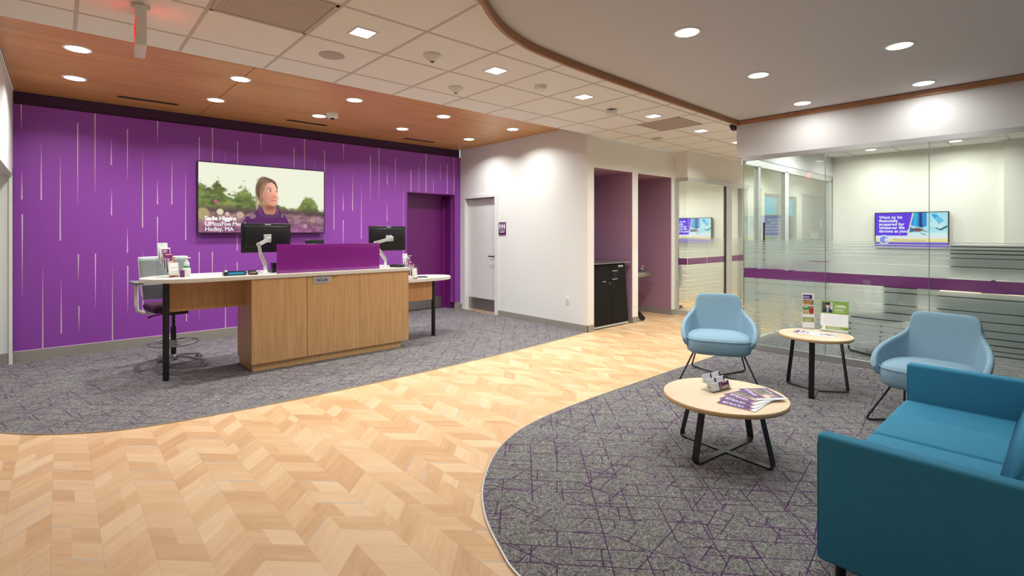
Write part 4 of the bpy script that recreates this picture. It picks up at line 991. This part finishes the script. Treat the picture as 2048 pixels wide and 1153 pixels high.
MB().box(-.065, .085, -.0515, -.05, .012, .036).build('display', mat('display_blue', (40,124,160), .3, emit=(40,130,170), es=.35), s)
MB().lathe([(.02,.012),(.022,.03),(.012,.055),(.001,.058)], c=(-.08,.0,0), n=18).build('clear_knob', mat('knob', (170,190,184), .2), s)
s = thing('card_reader', 'small black card terminal with coloured keys on the desk', 'card terminal', (1.555, 5.93, ZD), math.radians(-5))
bm = bmesh.new(); bmesh.ops.create_cube(bm, size=1)
for v in bm.verts: v.co = (v.co.x*.082, v.co.y*.15, .018 if v.co.z < 0 and False else (0 if v.co.z < 0 else (.022 if v.co.y < 0 else .045)))
bmesh.ops.bevel(bm, geom=bm.edges[:], offset=.006, segments=2, affect='EDGES'); MB().bmadd(bm).build('body', BLACKP, s)
for k, c in enumerate(((210,60,50), (220,180,60), (70,180,90))):
    MB().rbox(-.03+.021*k, -.013+.021*k, -.068, -.058, .020, .030, .002).build('key', mat(f'key_{k}', c, .5), s)
s = thing('keyboard', 'black keyboard on the desk behind the purple panel', 'keyboard', (2.75, 6.2, ZD))
MB().rbox(-.21, .21, -.07, .07, 0, .02, .006).build('body', BLACKP, s); MB().box(-.2, .2, -.06, .06, .02, .024).build('keys', mat('keycaps', (34,34,36), .6), s)
s = thing('desk_phone', 'black desk phone beside the left end of the purple panel', 'phone', (1.87, 6.10, ZD), math.radians(180))
MB().prism([(-.09,-.08),(.09,-.08),(.09,.08),(-.09,.08)], 0, .03).build('base', BLACKP, s)
MB().rbox(-.09, -.045, -.09, .09, .04, .13, .015).build('handset', BLACKP, s); MB().box(-.04, .085, .0, .07, .03, .11).build('body', BLACKP, s)
s = thing('display_screen', 'small black screen peeking over the purple panel', 'screen', (2.36, 6.30, ZD))
MB().rbox(-.115, .115, -.01, .01, .10, .365, .006).build('screen', BLACKP, s); MB().cyl((0,.02,0), (0,.02,.2), .015).box(-.09, .09, -.06, .08, 0, .01).build('stand', BLACKP, s)
s = thing('signature_pad', 'dark flat signature pad on the low right wing of the desk', 'pad', (3.82, 6.22, .845), math.radians(-20))
MB().rbox(-.10, .10, -.06, .06, 0, .012, .004).build('body', mat('pad_dark', (42,48,64), .4), s); MB().box(-.08, .08, -.045, .045, .012, .0125).build('surface', mat('pad_surface', (60,66,84), .25), s)
s = thing('card_terminal_dark', 'black card machine at the right end of the main worktop', 'card terminal', (3.30, 5.93, ZD), math.radians(35))
MB().rbox(-.045, .045, -.09, .09, 0, .035, .01).build('body', BLACKP, s); MB().box(-.03, .03, .0, .06, .035, .037).build('display', mat('display_dark'), s)
s = thing('notepad', 'pale purple slip of paper lying behind the tray', 'paper', (1.25, 6.25, ZD), .1)
MB().box(-.07, .07, -.04, .04, 0, .002).build('sheet', mat('paper_lilac', (196,150,190), .6), s)
s = thing('desk_cable', 'thin black cables trailing on the desk behind the card terminal', 'cable', (1.6, 6.14, ZD))
MB().tube(spline([(-.02,-.09,.02),(.05,-.02,.03),(.03,.06,.01),(.12,.10,.005)], 8), .003, 6).tube(spline([(-.12,-.1,.02),(-.02,.0,.008),(.06,.08,.03),(.15,.06,.10)], 8), .0025, 6).build('cable', BLACKP, s)

# ------------------------------------------------------------------ drafting chair behind the desk
st = thing('drafting_stool', 'tall office stool with grey mesh back and plum seat, behind the desk', 'office chair', (.935, 6.62, .007))
mb = MB().lathe([(.03,.07),(.045,.085),(.05,.115),(.03,.14)], n=24)
for k in range(5):
    a = math.radians(100+72*k); d = Vector((math.cos(a), math.sin(a), 0)); w = Vector((-math.sin(a), math.cos(a), 0))
    P0 = [d*.03+Vector((0,0,.115)), d*.15+Vector((0,0,.105)), d*.30+Vector((0,0,.075)), d*.335+Vector((0,0,.068))]
    mb.ribbon(P0, .03, .022, w)
    c = MB(); q = d*.325
    for s_ in (-1, 1): c.cyl(q+w*(s_*.009)+Vector((0,0,.031)), q+w*(s_*.028)+Vector((0,0,.031)), .031, n=20)
    c.box(q.x-.012, q.x+.012, q.y-.012, q.y+.012, .03, .068)
    c.build('caster', GPLAST, st)
mb.build('star_base', ALU, st)
MB().cyl((0,0,.12), (0,0,.44), .026).cyl((0,0,.40), (0,0,.60), .016).build('gas_column', BLACKP, st)
mb = MB().tube([(.235*math.cos(2*PI*k/40), .235*math.sin(2*PI*k/40), .265) for k in range(40)], .011, 10, True)
for k in range(3): a = 2*PI*k/3+.5; mb.tube([(.03*math.cos(a), .03*math.sin(a), .262), (.235*math.cos(a), .235*math.sin(a), .265)], .008, 8)
mb.cyl((0,0,.24), (0,0,.30), .036); mb.build('foot_ring', ALU, st)
MB().rbox(-.11, .11, -.14, .12, .585, .63, .015).build('mechanism', BLACKP, st)
MB().tube([(-.08,-.05,.60),(-.20,-.07,.59),(-.25,-.075,.575)], [.006,.006,.011], 8).build('lever', BLACKP, st)
MB().rbox(-.245, .245, -.27, .20, .63, .715, .04, 5).build('seat', STOOLF, st)
bk = Matrix.Translation((0, .20, 0)) @ Matrix.Rotation(-.10, 4, 'X')
hw0, hw1 = .20, .235
def quadpts(z0, z1, y): return [(-hw0, y, z0), (hw0, y, z0), (hw1, y, z1), (-hw1, y, z1)]
V = []; F = []; nx_, nz_ = 10, 12
for j in range(nz_+1):
    f = j/nz_; z = .74+.465*f; hw = (.205+.03*f)
    for i in range(nx_+1): u_ = i/nx_*2-1; V.append((u_*hw, .035-.035*u_*u_*-1+.02*math.sin(PI*f), z))
for j in range(nz_):
    for i in range(nx_): F.append((j*(nx_+1)+i, j*(nx_+1)+i+1, (j+1)*(nx_+1)+i+1, (j+1)*(nx_+1)+i))
b_ = MB().add(V, F, True).build('backrest', MESHG, st, M=bk); so = b_.modifiers.new('t', 'SOLIDIFY'); so.thickness = .02
lb = MB().add([tuple(Vector(p)+Vector((0,-.034,0))) for p in V[:(nx_+1)*5]], F[:nx_*4], True).build('lower_back_pad', mat('stool_back_dark', (58,56,62), .6), st, M=bk)
rim = [V[i] for i in range(nx_+1)]+[V[j*(nx_+1)+nx_] for j in range(1, nz_+1)]+[V[nz_*(nx_+1)+i] for i in range(nx_-1, -1, -1)]+[V[j*(nx_+1)] for j in range(nz_-1, 0, -1)]
MB().tube(rim, .010, 8, True).build('back_frame', WPLAST, st, M=bk)
MB().tube([(0,.10,.62),(0,.24,.64),(0,.27,.75),(0,.26,.88)], .02, 10).build('back_post', GPLAST, st)
for s_ in (-1, 1):
    MB().tube([(s_*.10,.02,.615),(s_*.27,.02,.62),(s_*.325,.02,.65),(s_*.33,.02,.72),(s_*.33,.02,.93)], .019, 10).build('arm_post', WPLAST, st)
    MB().rbox(s_*.335-.045, s_*.335+.045, -.13, .12, .935, .962, .012).build('arm_pad', mat('arm_pad_grey', (116,116,116), .6), st)
st.rotation_euler = (0, 0, math.radians(6))

# ------------------------------------------------------------------ niche contents and wall fittings
cab = thing('waste_station', 'tapered black two-door station with steel top in the left niche', 'cabinet', (6.45, 5.10, 0))
def taper(x0b, x1b, x0t, x1t, y0, y1, z0, z1):
    return MB().add([(x0b,y0,z0),(x1b,y0,z0),(x1b,y1,z0),(x0b,y1,z0),(x0t,y0,z1),(x1t,y0,z1),(x1t,y1,z1),(x0t,y1,z1)], [(0,3,2,1),(4,5,6,7),(0,1,5,4),(1,2,6,5),(2,3,7,6),(3,0,4,7)])
taper(-.45, .44, -.43, .345, -.24, .45, .03, 1.00).build('body', BLACKM, cab)
taper(-.445, -.005, -.425, -.045, -.256, -.24, .05, .985).build('door', BLACKM, cab)
taper(.002, .435, -.038, .34, -.256, -.24, .05, .985).build('door', BLACKM, cab)
MB().box(-.455, .455, -.30, .45, 1.0, 1.018).build('steel_top', STEEL, cab)
MB().box(-.445, .0, -.258, -.24, .018, .045).box(.005, .43, -.258, -.24, .018, .045).build('kick_strip', ALUL, cab)
MB().rbox(-.24, -.17, -.272, -.256, .72, .73, .003).build('pull', ALUL, cab)
MB().box(.02, .13, -.260, -.256, .755, .875).build('slot', mat('slot_black', (2,2,2), .8), cab)
MB().box(.01, .14, -.264, -.256, .875, .885).box(.01, .14, -.264, -.256, .745, .755).build('slot_trim', ALUL, cab)
MB().box(.16, .29, -.260, -.256, .935, .965).build('label_plate', mat('plate_silver'), cab)
MB().cyl((-.055,-.256,.69), (-.055,-.262,.69), .013).build('lock', STEEL, cab)
fo = thing('drinking_fountain', 'stainless steel drinking fountain on the wall of the right niche', 'drinking fountain', (7.70, 5.30, 0))
MB().rbox(-.27, .25, -.26, .275, .68, .80, .05, 4).lathe([(.15,.80),(.16,.805),(.14,.803),(.10,.795),(.001,.79)], c=(.03,-.05,0), n=28).build('basin', STEEL, fo)
MB().tube([(.20,-.02,.80),(.20,-.03,.86),(.19,-.07,.875)], .012, 8).rbox(.18, .225, -.06, 0, .80, .83, .008).build('spout', ALUL, fo)
taper(-.12, .06, -.22, .17, -.05, .275, .36, .68).build('lower_cover', STEEL, fo)
bg = thing('black_bag', 'small black folded item on the floor beside the pier between the niches', 'bag', (7.235, 4.875, 0), .2)
MB().tube([(0,0,.16),(.03,-.03,.08),(.07,-.06,.03)], [.02,.035,.03], 10).tube([(-.02,.0,.14),(.0,-.02,.06),(.03,-.05,.02)], [.015,.03,.02], 8).build('body', BLACKP, bg)
sg = thing('restroom_sign', 'purple restroom sign with three white figures beside the white door', 'sign', (XR, 6.75, 1.552))
MB().rbox(-.008, .0, -.094, .094, -.115, .115, .002).build('plate', mat('sign_purple', (72,14,84), .35), sg)
MB().box(-.0088, -.008, -.094, .094, -.115, -.103).build('bottom_strip', mat('sign_strip', (140,104,140), .4), sg)
for k, sk in enumerate((0, .5, 1)):
    y = .058-.058*k; f = MB().cyl((-.0095,y,.085), (-.008,y,.085), .010, n=16)
    wd = .017+.006*sk
    f.add([(-.0095, y-.018, .072), (-.0095, y+.018, .072), (-.0095, y+wd, .025), (-.0095, y+.010, .018), (-.0095, y+.010, -.02), (-.0095, y-.010, -.02), (-.0095, y-.010, .018), (-.0095, y-wd, .025)], [tuple(range(8))])
    f.build('figure', PAPER, sg)
for b, z in (('ALL GENDER', -.048), ('RESTROOM', -.073)): text(b, .024, PAPER, sg, frame((-.0092, 0, z), (0,-1,0), (0,0,1)), align='CENTER', bold=.0004)
ou = thing('wall_outlet', 'white electrical outlet low on the white wall', 'outlet', (XR, 5.217, .436))
MB().rbox(-.006, 0, -.037, .037, -.06, .06, .003).build('cover_plate', WPLAST, ou)
for z in (.02, -.02): MB().rbox(-.008, -.005, -.016, .016, z-.014, z+.014, .003).build('socket', mat('socket_white', (206,206,202), .5), ou)

# ------------------------------------------------------------------ inside the glass office
odm = mat('office_panel_charcoal', (62,60,66), .6)
od = thing('office_desk', 'office desk behind the frosted glass at the far right', 'desk', (8.6, .15, .007))
MB().box(-.4, .4, -1.1, 1.0, .70, .735).build('desktop', TABLEW, od)
MB().box(-.40, -.38, -1.1, 1.0, .08, .70).build('front_panel', odm, od)
for x in (-.36, .36):
    for y in (-1.0, .92): MB().box(x-.025, x+.025, y-.025, y+.025, .0, .70).build('leg', BLACK, od)
om = thing('office_monitor', 'black monitor on the office desk behind the frosted glass', 'monitor', (8.5, .66, .742), math.radians(12))
MB().rbox(-.015, .015, -.40, .40, .22, .58, .006).build('casing', BLACKP, om)
om2 = MB().cyl((0,0,.01), (0,0,.3), .02).box(-.1, .1, -.12, .12, 0, .012).build('stand', BLACKP, om)
def guest(label, loc, rz):
    t = thing('guest_chair', label, 'chair', loc, rz, 'guest chairs in the offices')
    MB().rbox(-.24, .24, -.24, .22, .42, .47, .02).build('seat', BLACKP, t); MB().rbox(-.23, .23, .20, .235, .50, .86, .015).build('backrest', BLACKP, t)
    for s in (-1, 1): MB().tube(bent([(s*.23,.22,.50),(s*.23,.24,.44),(s*.23,-.23,.43),(s*.24,-.26,.012),(s*.24,.24,.012)], .05), .011, 8).build('leg', BLACK, t)
    MB().tube([(-.24,.24,.012),(.24,.24,.012)], .010, 8).build('crossbar', BLACK, t)
guest('black sled-base guest chair behind the glass near the side table', (7.45, 1.55, .007), math.radians(150))
guest('black sled-base guest chair in the far office behind the glass corner', (9.0, 5.4, .0), math.radians(200))
